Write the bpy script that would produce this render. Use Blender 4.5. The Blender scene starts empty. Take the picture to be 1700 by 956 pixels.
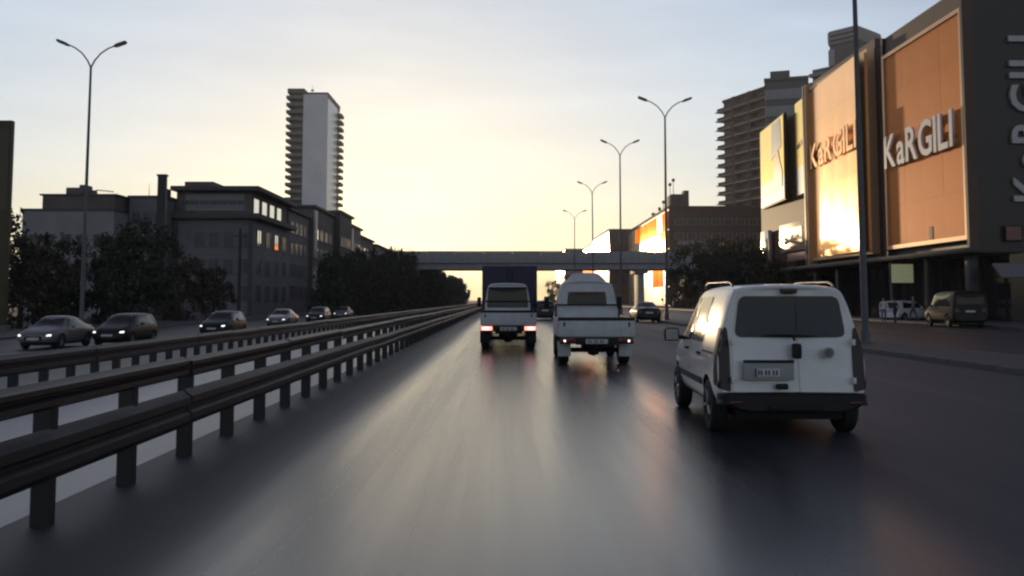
import bpy, bmesh, math, random
from mathutils import Vector, Matrix
from mathutils.bvhtree import BVHTree
random.seed(7)
R = math.radians
S = bpy.context.scene
C = S.collection

# ------------------------------------------------------------------ camera
F = 1500.0; PITCH = 4.0; YAW = -0.57; CAMH = 1.56
cam = bpy.data.cameras.new('camera')
cam_o = bpy.data.objects.new('camera', cam); C.objects.link(cam_o)
cam.sensor_width = 36; cam.lens = F/1700*36; cam.shift_y = -0.05
cam.clip_start = 0.1; cam.clip_end = 9000
cam_o.location = (0, 0, CAMH); cam_o.rotation_euler = (R(90+PITCH), 0, R(YAW))
S.camera = cam_o

# ------------------------------------------------------------------ sky
SUN_AZ = -7.5; SUN_EL = 3.1          # degrees: azimuth from straight ahead (+Y), minus = left
w = bpy.data.worlds.new('World'); S.world = w; w.use_nodes = True
nt = w.node_tree; N = nt.nodes; L = nt.links
bg = N['Background']; bg.inputs[1].default_value = 0.1
sk = N.new('ShaderNodeTexSky'); sk.sky_type = 'NISHITA'; sk.sun_disc = False
sk.sun_elevation = R(SUN_EL); sk.sun_rotation = R(SUN_AZ)
sk.air_density = 1; sk.dust_density = 0.6; sk.ozone_density = 1
sep = N.new('ShaderNodeSeparateColor'); com = N.new('ShaderNodeCombineColor')
L.new(sk.outputs[0], sep.inputs[0])
def wmath(op, a, b):
    n = N.new('ShaderNodeMath'); n.operation = op
    for i, v in enumerate((a, b)):
        if isinstance(v, (int, float)): n.inputs[i].default_value = v
        else: L.new(v, n.inputs[i])
    return n.outputs[0]
# the camera's soft tone response to the bright sky, one curve per channel for the whole dome
glow = wmath('POWER', wmath('MULTIPLY', sep.outputs[0], 0.1), 2.0)
toe = wmath('POWER', wmath('MINIMUM', wmath('MULTIPLY', sep.outputs[1], 0.1/0.25), 1.0), 1.0)
for i, (g, k, hi) in enumerate(((0.43, 10.9, .30), (0.385, 11.7, .30), (0.45, 13.9, .27))):
    x = wmath('MULTIPLY', sep.outputs[i], 0.1)
    y = wmath('MULTIPLY', wmath('POWER', x, g), k)
    if i == 2: y = wmath('MULTIPLY', y, wmath('POWER', wmath('MULTIPLY', sep.outputs[0], 0.1), -0.087))
    y2 = wmath('MULTIPLY', glow, hi)
    L.new(wmath('MULTIPLY', wmath('ADD', y, y2), wmath('POWER', toe, (.90, 1.12, 1.10)[i])), com.inputs[i])
# thin, barely visible cloud streaks
tc = N.new('ShaderNodeTexCoord'); mp = N.new('ShaderNodeMapping'); mp.inputs['Scale'].default_value = (2.2, 2.2, 14)
nz = N.new('ShaderNodeTexNoise'); nz.inputs['Scale'].default_value = 2.2; nz.inputs['Detail'].default_value = 5
L.new(tc.outputs['Generated'], mp.inputs[0]); L.new(mp.outputs[0], nz.inputs['Vector'])
mr = N.new('ShaderNodeMapRange'); mr.inputs[1].default_value = .35; mr.inputs[2].default_value = .7
mr.inputs[3].default_value = .955; mr.inputs[4].default_value = 1.03
L.new(nz.outputs['Fac'], mr.inputs[0])
mx = N.new('ShaderNodeMix'); mx.data_type = 'RGBA'; mx.blend_type = 'MULTIPLY'; mx.inputs[0].default_value = 1
L.new(com.outputs[0], mx.inputs[6]); L.new(mr.outputs[0], mx.inputs[7])
L.new(mx.outputs[2], bg.inputs[0])

# ------------------------------------------------------------------ sun
sl = bpy.data.lights.new('sun', 'SUN'); sl.energy = 2.6; sl.angle = R(0.8); sl.color = (1.0, .72, .42)
so = bpy.data.objects.new('sun', sl); C.objects.link(so)
sd = Vector((math.sin(R(SUN_AZ))*math.cos(R(SUN_EL)), math.cos(R(SUN_AZ))*math.cos(R(SUN_EL)), math.sin(R(SUN_EL))))
so.rotation_euler = (-sd).to_track_quat('-Z', 'Y').to_euler(); so.location = (0, 0, 60)

# ------------------------------------------------------------------ exposure / render
S.view_settings.view_transform = 'Standard'; S.view_settings.look = 'None'
S.view_settings.exposure = 0.0; S.view_settings.gamma = 1.0; S.view_settings.use_curve_mapping = False
S.render.engine = 'CYCLES'
S.cycles.use_denoising = True
S.cycles.pixel_filter_type = 'BLACKMAN_HARRIS'; S.cycles.filter_width = 2.3
S.cycles.max_bounces = 6; S.cycles.diffuse_bounces = 3; S.cycles.glossy_bounces = 3
S.cycles.sample_clamp_indirect = 6; S.cycles.caustics_reflective = False; S.cycles.caustics_refractive = False

# ------------------------------------------------------------------ helpers
RX = cam_o.rotation_euler.to_matrix()
def at(px, py, D):
    """world point seen at photo pixel (px,py) at distance D along the road"""
    v = RX @ Vector(((px-850)/F, (393-py)/F, -1))
    return Vector((0, 0, CAMH)) + v*(D/v.y)
def ax(px, D): return (px-835)/F*D
def az(py, D): return CAMH - (py-498)/F*D

MATS = {}
def mat(name, col, rough=.6, metal=0, var=.12, scale=3.0, spec=.5, emit=0, ecol=None, bump=0, bscale=40, stretch=None, rvar=0, coat=0):
    if name in MATS: return MATS[name]
    m = bpy.data.materials.new(name); m.use_nodes = True
    n = m.node_tree.nodes; l = m.node_tree.links; b = n['Principled BSDF']
    b.inputs['Roughness'].default_value = rough; b.inputs['Metallic'].default_value = metal
    b.inputs['Specular IOR Level'].default_value = spec
    if coat: b.inputs['Coat Weight'].default_value = coat; b.inputs['Coat Roughness'].default_value = .06
    t = n.new('ShaderNodeTexCoord'); mpp = n.new('ShaderNodeMapping')
    mpp.inputs['Scale'].default_value = stretch or (1, 1, 1)
    l.new(t.outputs['Object'], mpp.inputs[0])
    no = n.new('ShaderNodeTexNoise'); no.inputs['Scale'].default_value = scale; no.inputs['Detail'].default_value = 6
    no.inputs['Roughness'].default_value = .62
    l.new(mpp.outputs[0], no.inputs['Vector'])
    rm = n.new('ShaderNodeMapRange'); rm.inputs[1].default_value = .3; rm.inputs[2].default_value = .7
    rm.inputs[3].default_value = 1-var; rm.inputs[4].default_value = 1+var
    l.new(no.outputs['Fac'], rm.inputs[0])
    mi = n.new('ShaderNodeMix'); mi.data_type = 'RGBA'; mi.blend_type = 'MULTIPLY'; mi.inputs[0].default_value = 1
    mi.inputs[6].default_value = (*col, 1); l.new(rm.outputs[0], mi.inputs[7]); l.new(mi.outputs[2], b.inputs['Base Color'])
    if rvar:
        r2 = n.new('ShaderNodeMapRange'); r2.inputs[1].default_value = .3; r2.inputs[2].default_value = .7
        r2.inputs[3].default_value = max(.02, rough-rvar); r2.inputs[4].default_value = rough+rvar
        l.new(no.outputs['Fac'], r2.inputs[0]); l.new(r2.outputs[0], b.inputs['Roughness'])
    if bump:
        nb = n.new('ShaderNodeTexNoise'); nb.inputs['Scale'].default_value = bscale; nb.inputs['Detail'].default_value = 4
        l.new(t.outputs['Object'], nb.inputs['Vector'])
        bp = n.new('ShaderNodeBump'); bp.inputs['Strength'].default_value = bump; bp.inputs['Distance'].default_value = .02
        l.new(nb.outputs['Fac'], bp.inputs['Height']); l.new(bp.outputs[0], b.inputs['Normal'])
    if emit:
        b.inputs['Emission Color'].default_value = (*(ecol or col), 1); b.inputs['Emission Strength'].default_value = emit
    MATS[name] = m
    return m

def tag(o, label=None, cat=None, group=None, kind=None):
    if label: o['label'] = label
    if cat: o['category'] = cat
    if group: o['group'] = group
    if kind: o['kind'] = kind
    return o
def thing(name, label, cat, loc=(0, 0, 0), rz=0, group=None):
    o = bpy.data.objects.new(name, None); C.objects.link(o); o.empty_display_size = .3
    o.location = loc; o.rotation_euler = (0, 0, rz)
    return tag(o, label, cat, group)
def link(name, me, parent=None, loc=None, rz=0):
    o = bpy.data.objects.new(name, me); C.objects.link(o)
    if parent: o.parent = parent
    if loc is not None: o.location = loc
    if rz: o.rotation_euler = (0, 0, rz)
    return o
def copy_tree(o, parent=None):
    c = o.copy(); C.objects.link(c)
    if parent: c.parent = parent
    for ch in list(o.children): copy_tree(ch, c)
    return c

class MB:
    def __init__(s): s.v = []; s.f = []; s.m = []
    def add(s, vs, fs, mi=0):
        k = len(s.v); s.v += [tuple(v) for v in vs]
        s.f += [tuple(i+k for i in f) for f in fs]; s.m += [mi]*len(fs); return s
    def box(s, x0, x1, y0, y1, z0, z1, mi=0):
        return s.add([(x0,y0,z0),(x1,y0,z0),(x1,y1,z0),(x0,y1,z0),(x0,y0,z1),(x1,y0,z1),(x1,y1,z1),(x0,y1,z1)],
                     [(0,3,2,1),(4,5,6,7),(0,1,5,4),(1,2,6,5),(2,3,7,6),(3,0,4,7)], mi)
    def prism(s, poly, axis, a, b, mi=0):
        """poly: 2D points (counter-clockwise irrelevant) extruded along axis from a to b"""
        def P(p, t):
            return {'x': (t, p[0], p[1]), 'y': (p[0], t, p[1]), 'z': (p[0], p[1], t)}[axis]
        n = len(poly); vs = [P(p, a) for p in poly]+[P(p, b) for p in poly]
        fs = [tuple(range(n)), tuple(range(2*n-1, n-1, -1))]+[(i, (i+1) % n+0 if False else (i+1) % n, n+(i+1) % n, n+i) for i in range(n)]
        return s.add(vs, fs, mi)
    def tube(s, pts, rad, n=8, mi=0):
        pts = [Vector(p) for p in pts]
        if isinstance(rad, (int, float)): rad = [rad]*len(pts)
        vs = []; fs = []
        for i, p in enumerate(pts):
            d = (pts[min(i+1, len(pts)-1)]-pts[max(i-1, 0)]).normalized()
            u = d.cross(Vector((0, 0, 1)) if abs(d.z) < .9 else Vector((0, 1, 0))).normalized(); v = d.cross(u)
            for k in range(n):
                a = 2*math.pi*k/n; vs.append(p+(u*math.cos(a)+v*math.sin(a))*rad[i])
        for i in range(len(pts)-1):
            for k in range(n):
                fs.append((i*n+k, i*n+(k+1) % n, (i+1)*n+(k+1) % n, (i+1)*n+k))
        fs.append(tuple(range(n-1, -1, -1))); fs.append(tuple(range((len(pts)-1)*n, len(pts)*n)))
        return s.add(vs, fs, mi)
    def lathe(s, prof, axis='x', c=(0, 0, 0), n=20, mi=0):
        """prof: (along axis, radius) closed profile ring around the axis"""
        vs = []; fs = []; m = len(prof)
        for k in range(n):
            a = 2*math.pi*k/n; ca, sa = math.cos(a), math.sin(a)
            for (t, r) in prof:
                p = {'x': (t, r*ca, r*sa), 'y': (r*ca, t, r*sa), 'z': (r*ca, r*sa, t)}[axis]
                vs.append((p[0]+c[0], p[1]+c[1], p[2]+c[2]))
        for k in range(n):
            for j in range(m):
                fs.append((k*m+j, k*m+(j+1) % m, ((k+1) % n)*m+(j+1) % m, ((k+1) % n)*m+j))
        return s.add(vs, fs, mi)
    def mesh(s, name, mats, smooth=None, bevel=0, seg=2):
        me = bpy.data.meshes.new(name); me.from_pydata(s.v, [], s.f)
        for m in (mats if isinstance(mats, (list, tuple)) else [mats]): me.materials.append(m)
        me.polygons.foreach_set('material_index', s.m)
        bm = bmesh.new(); bm.from_mesh(me)
        bmesh.ops.recalc_face_normals(bm, faces=bm.faces)
        if bevel:
            ed = [e for e in bm.edges if len(e.link_faces) == 2 and e.calc_face_angle(0) > .6]
            bmesh.ops.bevel(bm, geom=ed, offset=bevel, segments=seg, affect='EDGES', profile=.6)
        bm.to_mesh(me); bm.free()
        if smooth is not None or bevel:
            me.shade_smooth(); me.set_sharp_from_angle(angle=R(smooth or 35))
        return me
    def build(s, name, mats, parent=None, smooth=None, bevel=0, seg=2, loc=None, rz=0):
        return link(name, s.mesh(name, mats, smooth, bevel, seg), parent, loc, rz)

# ------------------------------------------------------------------ materials
M_asphalt = mat('asphalt', (.042, .043, .050), .24, var=.22, scale=.55, stretch=(1.6, .035, 1), rvar=.085, bump=.055, bscale=120, spec=.6)
M_asphalt2 = mat('asphalt_old', (.05, .05, .053), .5, var=.2, scale=.5, stretch=(1.2, .05, 1), rvar=.06, spec=.4)
M_median = mat('median_concrete', (.42, .415, .425), .42, var=.14, scale=1.3, stretch=(1, .3, 1))
M_kerb = mat('kerb_concrete', (.12, .115, .115), .75, var=.2, scale=4)
M_paving = mat('paving', (.085, .08, .083), .65, var=.15, scale=2)
M_earth = mat('earth', (.07, .06, .05), .9, var=.25, scale=.2)
M_rail = mat('guard_rail_steel', (.035, .034, .036), .5, metal=.3, var=.25, scale=3)
M_post = mat('guard_post_steel', (.022, .022, .024), .6, var=.25, scale=5)
M_pole = mat('pole_grey', (.10, .10, .105), .5, metal=.4, var=.15, scale=2)
M_lamphead = mat('lamp_head_grey', (.07, .07, .08), .5, var=.1)
M_lens = mat('lamp_lens', (.35, .36, .36), .3, var=.1)
M_white = mat('white_vehicle_paint', (.74, .74, .77), .3, var=.05, scale=5, coat=.5)
M_greyw = mat('dull_white_vehicle_paint', (.55, .56, .60), .45, var=.12, scale=4)
M_black = mat('black_plastic', (.013, .013, .015), .55, var=.2, scale=8, spec=.3)
M_under = mat('underbody', (.012, .012, .012), .8, var=.3, scale=6)
M_glass = mat('vehicle_glass', (.014, .015, .022), .09, var=.25, scale=1.2, spec=.32)
M_tyre = mat('tyre_rubber', (.017, .017, .018), .75, var=.2, scale=12)
M_rim = mat('wheel_rim', (.25, .25, .26), .4, metal=.7, var=.1)
M_tail = mat('tail_light_off', (.10, .012, .015), .2, var=.1, scale=6)
M_taildark = mat('tail_light_smoked', (.022, .007, .012), .4, var=.15, scale=6)
M_brake = mat('brake_light_lit', (.8, .12, .1), .3, emit=2.6, ecol=(1, .28, .22))
M_brakecore = mat('brake_light_core', (1, .5, .45), .3, emit=3.2, ecol=(1, .66, .6))
M_head = mat('headlight_lit', (.9, .9, .9), .2, emit=1.5, ecol=(1, .98, .95))
M_headoff = mat('headlight_glass', (.5, .5, .52), .15, var=.1)
M_plate = mat('number_plate', (.55, .56, .57), .5, var=.1, scale=20)
M_chrome = mat('chrome', (.28, .28, .3), .3, metal=1, var=.1)
M_navy = mat('navy_tarpaulin', (.016, .014, .05), .6, var=.25, scale=3)
M_silver = mat('silver_paint', (.17, .17, .18), .35, metal=.2, var=.08)
M_darkcar = mat('dark_paint', (.015, .015, .018), .38, var=.1, spec=.22)
M_grey = mat('grey_paint', (.14, .14, .15), .3, var=.1, coat=.4)
M_bark = mat('bark', (.05, .04, .03), .9, var=.3, scale=8)
M_leaf = mat('leaves', (.035, .042, .022), .7, var=.45, scale=1.2)
M_leaf2 = mat('leaves_dry', (.05, .038, .022), .7, var=.45, scale=1.2)
M_bridge = mat('bridge_concrete', (.33, .31, .32), .7, var=.15, scale=.6)
M_winglass = mat('window_glass', (.07, .068, .075), .3, var=.3, scale=.35, spec=.3)
M_winframe = mat('window_frame', (.15, .145, .15), .5, var=.15)

def dusty_edges(m, lo=.24, left=.6, right=.62):
    n = m.node_tree.nodes; l = m.node_tree.links; b = n['Principled BSDF']
    src = b.inputs['Roughness'].links[0].from_socket
    t = n.new('ShaderNodeTexCoord'); sx = n.new('ShaderNodeSeparateXYZ'); l.new(t.outputs['Object'], sx.inputs[0])
    def ramp(a, c, v):
        r = n.new('ShaderNodeMapRange'); r.interpolation_type = 'SMOOTHSTEP'; r.clamp = True
        r.inputs[1].default_value = a; r.inputs[2].default_value = c; r.inputs[3].default_value = 0; r.inputs[4].default_value = v
        l.new(sx.outputs[0], r.inputs[0]); return r.outputs[0]
    a1 = n.new('ShaderNodeMath'); a1.operation = 'ADD'; l.new(ramp(-1.55, -2.35, left-lo), a1.inputs[0]); l.new(ramp(2.15, 3.5, right-lo), a1.inputs[1])
    a2 = n.new('ShaderNodeMath'); a2.operation = 'ADD'; l.new(a1.outputs[0], a2.inputs[0]); l.new(src, a2.inputs[1]); l.new(a2.outputs[0], b.inputs['Roughness'])
dusty_edges(M_asphalt)
# ------------------------------------------------------------------ ground, roads
Y0, Y1 = -30, 1500
def sheet(name, x0, x1, y0, y1, z, m, kind='structure', thick=.0):
    mb = MB()
    if thick: mb.box(x0, x1, y0, y1, z-thick, z)
    else: mb.add([(x0,y0,z),(x1,y0,z),(x1,y1,z),(x0,y1,z)], [(0,1,2,3)])
    return tag(mb.build(name, m), kind=kind)
sheet('ground', -4000, 4000, -500, 6000, -.78, M_earth)
sheet('road', -3.45, 10.8, Y0, Y1, 0, M_asphalt, thick=.7)
sheet('median', -8.2, -3.45, Y0, Y1, -.02, M_median, thick=.7)
sheet('opposite_road', -16.2, -8.2, Y0, Y1, -.60, M_asphalt2, thick=.12)
sheet('opposite_side_road', -27.2, -18.0, Y0, Y1, -.60, M_asphalt2, thick=.12)
sheet('planting_strip', -18.0, -16.2, Y0, Y1, -.5, M_earth, thick=.2)
sheet('opposite_pavement', -34, -27.2, Y0, Y1, -.47, M_paving, thick=.25)
sheet('separator', 11.0, 13.2, Y0, 128, .13, M_paving, thick=.8)
sheet('service_road', 13.4, 27.4, Y0, 400, -.004, M_asphalt2, thick=.7)
sheet('pavement', 27.6, 90, Y0, 400, .13, M_paving, thick=.8)
kerb_me = MB().box(-.095, .095, 0, 1.98, -.6, .14).mesh('kerb_stone', M_kerb, bevel=.02, seg=1)
def kerb(name, x, ya, yb, z=0):
    k = tag(bpy.data.objects.new(name, None), kind='structure'); C.objects.link(k); k.location = (x, 0, z)
    n = int((yb-ya)/2)
    for i in range(n): link('kerb_stone', kerb_me, k, (0, ya+2*i, random.uniform(-.006, .006)))
kerb('kerb', 10.9, 6, 110); kerb('service_kerb', 13.3, 8, 110); kerb('pavement_kerb', 27.5, 20, 110)

# ------------------------------------------------------------------ guard rails
WB = [(0,0),(.02,.03),(.075,.06),(.075,.12),(.02,.155),(.02,.175),(.075,.21),(.075,.27),(.02,.30),(0,.33)]
def wbeam(length, side, h=.33, m=M_rail):
    poly = [(side*(x-.04), z*h/.33) for x, z in WB]; back = [(px-side*.006, z) for px, z in poly[::-1]]
    return MB().prism(poly+back, 'y', 0, length-.01).mesh('beam', m, smooth=40)
def guard_rail(name, label, x, zg, ya, n, sp, heights, side, posth, group):
    g = thing(name, label, 'guard rail', (x, 0, zg), group=group)
    pm = MB().box(-.07, .07, -.05, .05, -.25, posth).mesh('post', M_post, bevel=.012, seg=1)
    bl = sp*3
    bm_ = {h: wbeam(bl, side, h) for _, h in heights}
    for i in range(n): link('post', pm, g, (-side*.1, ya+sp*i, 0))
    for k in range(n//3):
        for z, h in heights:
            link('beam', bm_[h], g, (side*random.uniform(-.006, .006), ya-.2+bl*k, z+random.uniform(-.009, .009)), R(random.uniform(-.2, .2)))
    return g
SP = 1.4
guard_rail('guard_rail', 'near dark double beam steel guard rail beside the lane', -3.1, -.02, 6.43-SP*4, 240, SP, ((.34, .36), (.82, .2)), 1, 1.0, 'median guard rails')
guard_rail('guard_rail', 'far guard rail on the other edge of the pale median', -7.6, -.02, 3.0, 290, .95, ((.40, .33),), 1, .72, 'median guard rails')

# ------------------------------------------------------------------ street lamps
def lamp_proto():
    t = thing('street_lamp', 'x', 'street lamp', group='double arm street lamps')
    H = 15.0
    MB().tube([(0,0,-.2),(0,0,.4),(0,0,.45),(0,0,H)], [.16,.16,.125,.065], 10).build('pole', M_pole, t, smooth=40)
    MB().box(-.22, .22, -.22, .22, -.1, .04).build('base_plate', M_pole, t, bevel=.01)
    for s in (-1, 1):
        pts = [(0,0,H-.15)]+[(s*1.55*math.sin(a)**1.2, 0, H-.15+1.25*(1-math.cos(a))) for a in (.3,.6,.9,1.2,1.45)]
        a = MB(); pts = [(0,0,H-.1),(s*.22,0,H+.32),(s*.55,0,H+.72),(s*.95,0,H+1.0),(s*1.35,0,H+1.17)]
        a.tube(pts, [.05,.045,.042,.04,.038], 7).build('arm', M_pole, t, smooth=40)
        h = MB().prism([(s*1.25,H+1.12),(s*1.45,H+1.28),(s*1.95,H+1.46),(s*2.05,H+1.42),(s*2.0,H+1.32),(s*1.4,H+1.10)], 'y', -.15, .15)
        ho = h.build('lamp_head', M_lamphead, t, bevel=.03)
        MB().prism([(s*1.45,H+1.10),(s*1.95,H+1.285),(s*1.95,H+1.30),(s*1.45,H+1.13)], 'y', -.11, .11).build('lens', M_lens, ho)
    return t
lp = lamp_proto()
LAMPS = [  # x, y, ground z, scale, label
    (12.1, 30.2, .13, 1.0, 'nearest street lamp post, in front of the orange mall panels, head out of view'),
    (11.95, 66, .13, 1.0, 'tallest double arm street lamp on the right beside the apartment tower'),
    (12.0, 92, .13, 1.09, 'double arm street lamp second in the right hand row, above the sun glare'),
    (12.0, 120, .0, 1.06, 'third double arm street lamp in the right hand row, paler'),
    (12.0, 152, .0, 1.02, 'faint distant street lamp behind the overpass, left of the glare building'),
    (-24.75, 53.5, -.5, 1.07, 'double arm street lamp standing alone above the left hand buildings'),
]
for i, (x, y, z, s, lb) in enumerate(LAMPS):
    o = lp if i == 0 else copy_tree(lp)
    o.location = (x, y, z); o.scale = (1, 1, s); o['label'] = lb; o.rotation_euler = (R(random.uniform(-.4, .4)), R(random.uniform(-.4, .4)), R(random.uniform(-4, 4)))

# ------------------------------------------------------------------ trees
def leaf_mesh(name, rx, ry, rz, nclump, nleaf, size, m, seed):
    rnd = random.Random(seed); vs = []; fs = []
    for c in range(nclump):
        while True:
            p = Vector((rnd.uniform(-1, 1), rnd.uniform(-1, 1), rnd.uniform(-1, 1)))
            if .25 < p.length < 1: break
        p = Vector((p.x*rx, p.y*ry, p.z*rz)); cr = rnd.uniform(.35, .8)*min(rx, rz)*.42
        for k in range(nleaf):
            d = Vector((rnd.gauss(0, .5), rnd.gauss(0, .5), rnd.gauss(0, .42)))*cr; q = p+d
            u = Vector((rnd.gauss(0, 1), rnd.gauss(0, 1), rnd.gauss(0, 1))).normalized()
            v = u.cross(Vector((rnd.gauss(0, 1), rnd.gauss(0, 1), rnd.gauss(0, 1)))).normalized()
            s = size*rnd.uniform(.6, 1.35); b = len(vs)
            vs += [q-u*s, q+v*s*.5, q+u*s, q-v*s*.5]; fs.append((b, b+1, b+2, b+3))
    me = bpy.data.meshes.new(name); me.from_pydata([tuple(v) for v in vs], [], fs); me.materials.append(m); return me
CROWNS = [leaf_mesh('crown', 2.6, 2.6, 2.6, 46, 95, .16, M_leaf, 1), leaf_mesh('crown', 2.8, 2.6, 2.3, 42, 95, .16, M_leaf2, 2),
          leaf_mesh('crown', 2.0, 2.0, 3.1, 46, 95, .15, M_leaf, 3), leaf_mesh('crown', 2.4, 2.5, 2.6, 30, 95, .16, M_leaf2, 4)]
def trunk_mesh(seed):
    rnd = random.Random(seed); mb = MB()
    mb.tube([(0,0,-.3),(.03,0,1),(.06,.04,2.4),(0,.1,4.2)], [.2,.16,.13,.05], 8)
    for k in range(6):
        a = k*1.05+rnd.uniform(-.3, .3); z = rnd.uniform(1.7, 3.0); r = rnd.uniform(1.1, 1.9)
        mb.tube([(.04,.02,z),(math.cos(a)*r*.5, math.sin(a)*r*.5, z+.8),(math.cos(a)*r, math.sin(a)*r, z+1.9)], [.075,.05,.02], 6)
    return mb.mesh('trunk', M_bark, smooth=50)
TRUNKS = [trunk_mesh(i) for i in range(3)]
def tree(label, x, y, zg, h, wd, kind, group=None, low=0.0):
    t = thing('tree', label, 'tree', (x, y, zg), random.uniform(0, 6), group)
    s = h/6.4
    tr = link('trunk', TRUNKS[kind % 3], t); tr.scale = (s, s, s)
    cr = link('crown', CROWNS[kind], t, (0, 0, (3.7-low)*s)); cr.scale = (wd/5.2, wd/5.2, s*(1+low*.25))
    return t

# ------------------------------------------------------------------ vehicles
def bake(o):
    dg = bpy.context.evaluated_depsgraph_get(); me = bpy.data.meshes.new_from_object(o.evaluated_get(dg))
    o.modifiers.clear(); old = o.data; o.data = me; me.name = o.name; bpy.data.meshes.remove(old); return me
def mixf(a, b, t): return a+(b-a)*t
def loft_mesh(name, st, mats):
    mb = MB(); rings = []
    for (yb, yt, zb, zs, zt, w_, wt) in st:
        h = zt-zs; w9 = w_*.975
        half = [(w_*.62, zb), (w_*.88, zb+.025), (w_*.965, zb+.12), (w_, mixf(zb, zs, .45)), (w_*.997, mixf(zb, zs, .82)), (w9, zs),
                (mixf(w9, wt, .36), zs+h*.34), (mixf(w9, wt, .74), zs+h*.70), (wt*.985, zt-h*.13), (wt*.93, zt-h*.035), (wt*.6, zt)]
        full = half+[(0, zt+.015*min(1, h*2))]+[(-x, z) for x, z in half[::-1]]+[(0, zb)]
        rings.append([(x, mixf(yb, yt, max(0, min(1, (z-zb)/max(zt-zb, .01)))), z) for x, z in full])
    n = len(rings[0]); vs = [p for r in rings for p in r]; fs = []
    for i in range(len(rings)-1):
        for k in range(n): fs.append((i*n+k, i*n+(k+1) % n, (i+1)*n+(k+1) % n, (i+1)*n+k))
    # caps: inset strips joining the two halves
    for base, flip in ((0, False), ((len(rings)-1)*n, True)):
        hN = (n-2)//2
        a = [base+k for k in range(hN)]; b = [base+n-2-k for k in range(hN)]
        q = [(a[k], a[k+1], b[k+1], b[k]) for k in range(hN-1)]
        q.append((a[-1], base+hN, b[-1])); q.append((base+n-1, a[0], b[0]))
        fs += q
    mb.add(vs, fs)
    return mb.mesh(name, mats)
def body(name, st, m, parent, arches=(), ar=.36, sub=2, wmax=.9):
    o = link(name, loft_mesh(name, st, m))
    sm = o.modifiers.new('s', 'SUBSURF'); sm.levels = sub; sm.render_levels = sub
    cut = None
    if arches:
        cb = MB()
        for y, z, r in arches:
            for s in (-1, 1):
                ring = [(y+r*math.cos(a), z+r*math.sin(a)) for a in [2*math.pi*k/28 for k in range(28)]]
                cb.prism(ring, 'x', s*(wmax-.34), s*(wmax+.3))
        cut = link('cutter', cb.mesh('cutter', M_under))
        bo = o.modifiers.new('b', 'BOOLEAN'); bo.operation = 'DIFFERENCE'; bo.object = cut; bo.solver = 'EXACT'
        bo.material_mode = 'TRANSFER'
    bake(o)
    if cut: bpy.data.objects.remove(cut)
    o.data.shade_smooth(); o.data.set_sharp_from_angle(angle=R(38))
    bm = bmesh.new(); bm.from_mesh(o.data); bvh = BVHTree.FromBMesh(bm); bm.free()
    o.parent = parent
    return o, bvh
def rounded(poly, r, n=4):
    out = []; N_ = len(poly)
    for i in range(N_):
        p = Vector(poly[i]); a = Vector(poly[i-1]); b = Vector(poly[(i+1) % N_])
        ra = min(r, (a-p).length*.45); rb = min(r, (b-p).length*.45)
        p0 = p+(a-p).normalized()*ra; p1 = p+(b-p).normalized()*rb
        for k in range(n+1):
            t = k/n; out.append((p0*(1-t)**2+p*2*t*(1-t)+p1*t**2))
    return out
def patch(name, bvh, axis, sgn, poly, m, parent, r=.06, off=.006, rings=6, thick=.012, label=None):
    """a panel that lies on the body's surface; poly in the plane across the axis ('x': (y,z), 'y': (x,z), 'z': (x,y))"""
    out = rounded(poly, r); c = sum(out, Vector((0, 0)))/len(out)
    def hit(p):
        o = {'x': Vector((sgn*5, p[0], p[1])), 'y': Vector((p[0], sgn*8+2, p[1])), 'z': Vector((p[0], p[1], 5))}[axis]
        d = {'x': Vector((-sgn, 0, 0)), 'y': Vector((0, -sgn, 0)), 'z': Vector((0, 0, -1))}[axis]
        h = bvh.ray_cast(o, d)
        return (h[0], -d) if h[0] is not None else (None, None)
    vs = []; fs = []; n = len(out); last = None
    for k in range(rings+1):
        t = k/rings
        for p in out:
            q = p+(c-p)*t*.999; hp, nd = hit(q)
            if hp is None:      # beside the body: take the nearest point of its skin
                nd = {'x': Vector((sgn, 0, 0)), 'y': Vector((0, sgn, 0)), 'z': Vector((0, 0, 1))}[axis]
                e = {'x': Vector((sgn*.9, q[0], q[1])), 'y': Vector((q[0], .15 if sgn < 0 else 3.8, q[1])), 'z': Vector((q[0], q[1], 1.6))}[axis]
                hp = bvh.find_nearest(e)[0]
            last = (hp, nd)
            vs.append(hp+nd*off)
    for k in range(rings):
        for i in range(n): fs.append((k*n+i, k*n+(i+1) % n, (k+1)*n+(i+1) % n, (k+1)*n+i))
    fs.append(tuple(rings*n+i for i in range(n)))
    b = len(vs); vs += [vs[i]-last[1]*(off+thick) for i in range(n)]
    for i in range(n): fs.append((i, b+i, b+(i+1) % n, (i+1) % n))
    o = MB().add(vs, fs).build(name, m, parent, smooth=50)
    if label: o['label'] = label
    return o
WHEELS = {}
def wheel(parent, x, y, r, wd=.2, cover=False):
    key = (r, wd)
    if key not in WHEELS:
        t = MB().lathe([(-wd/2,r*.62),(-wd/2,r*.9),(-wd*.36,r),(wd*.36,r),(wd/2,r*.9),(wd/2,r*.62)], 'x', n=28).mesh('tyre', M_tyre, smooth=35)
        rb = MB().lathe([(-wd*.3,r*.63),(-wd*.3,r*.1),(wd*.28,r*.1),(wd*.34,r*.5),(wd*.47,r*.63)], 'x', n=20)
        for s in (-1, 1):
            for k in range(5):
                a = k*2*math.pi/5; ca, sa = math.cos(a), math.sin(a)
                rb.tube([(s*wd*.42, ca*r*.08, sa*r*.08), (s*wd*.44, ca*r*.6, sa*r*.6)], r*.075, 5)
        WHEELS[key] = (t, rb.mesh('rim', M_rim, smooth=35))
    t, rm = WHEELS[key]
    wo = link('wheel', t, parent, (x, y, r)); wo.rotation_euler = (random.uniform(0, 6), 0, 0)
    link('rim', rm, wo)
    return wo
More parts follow.
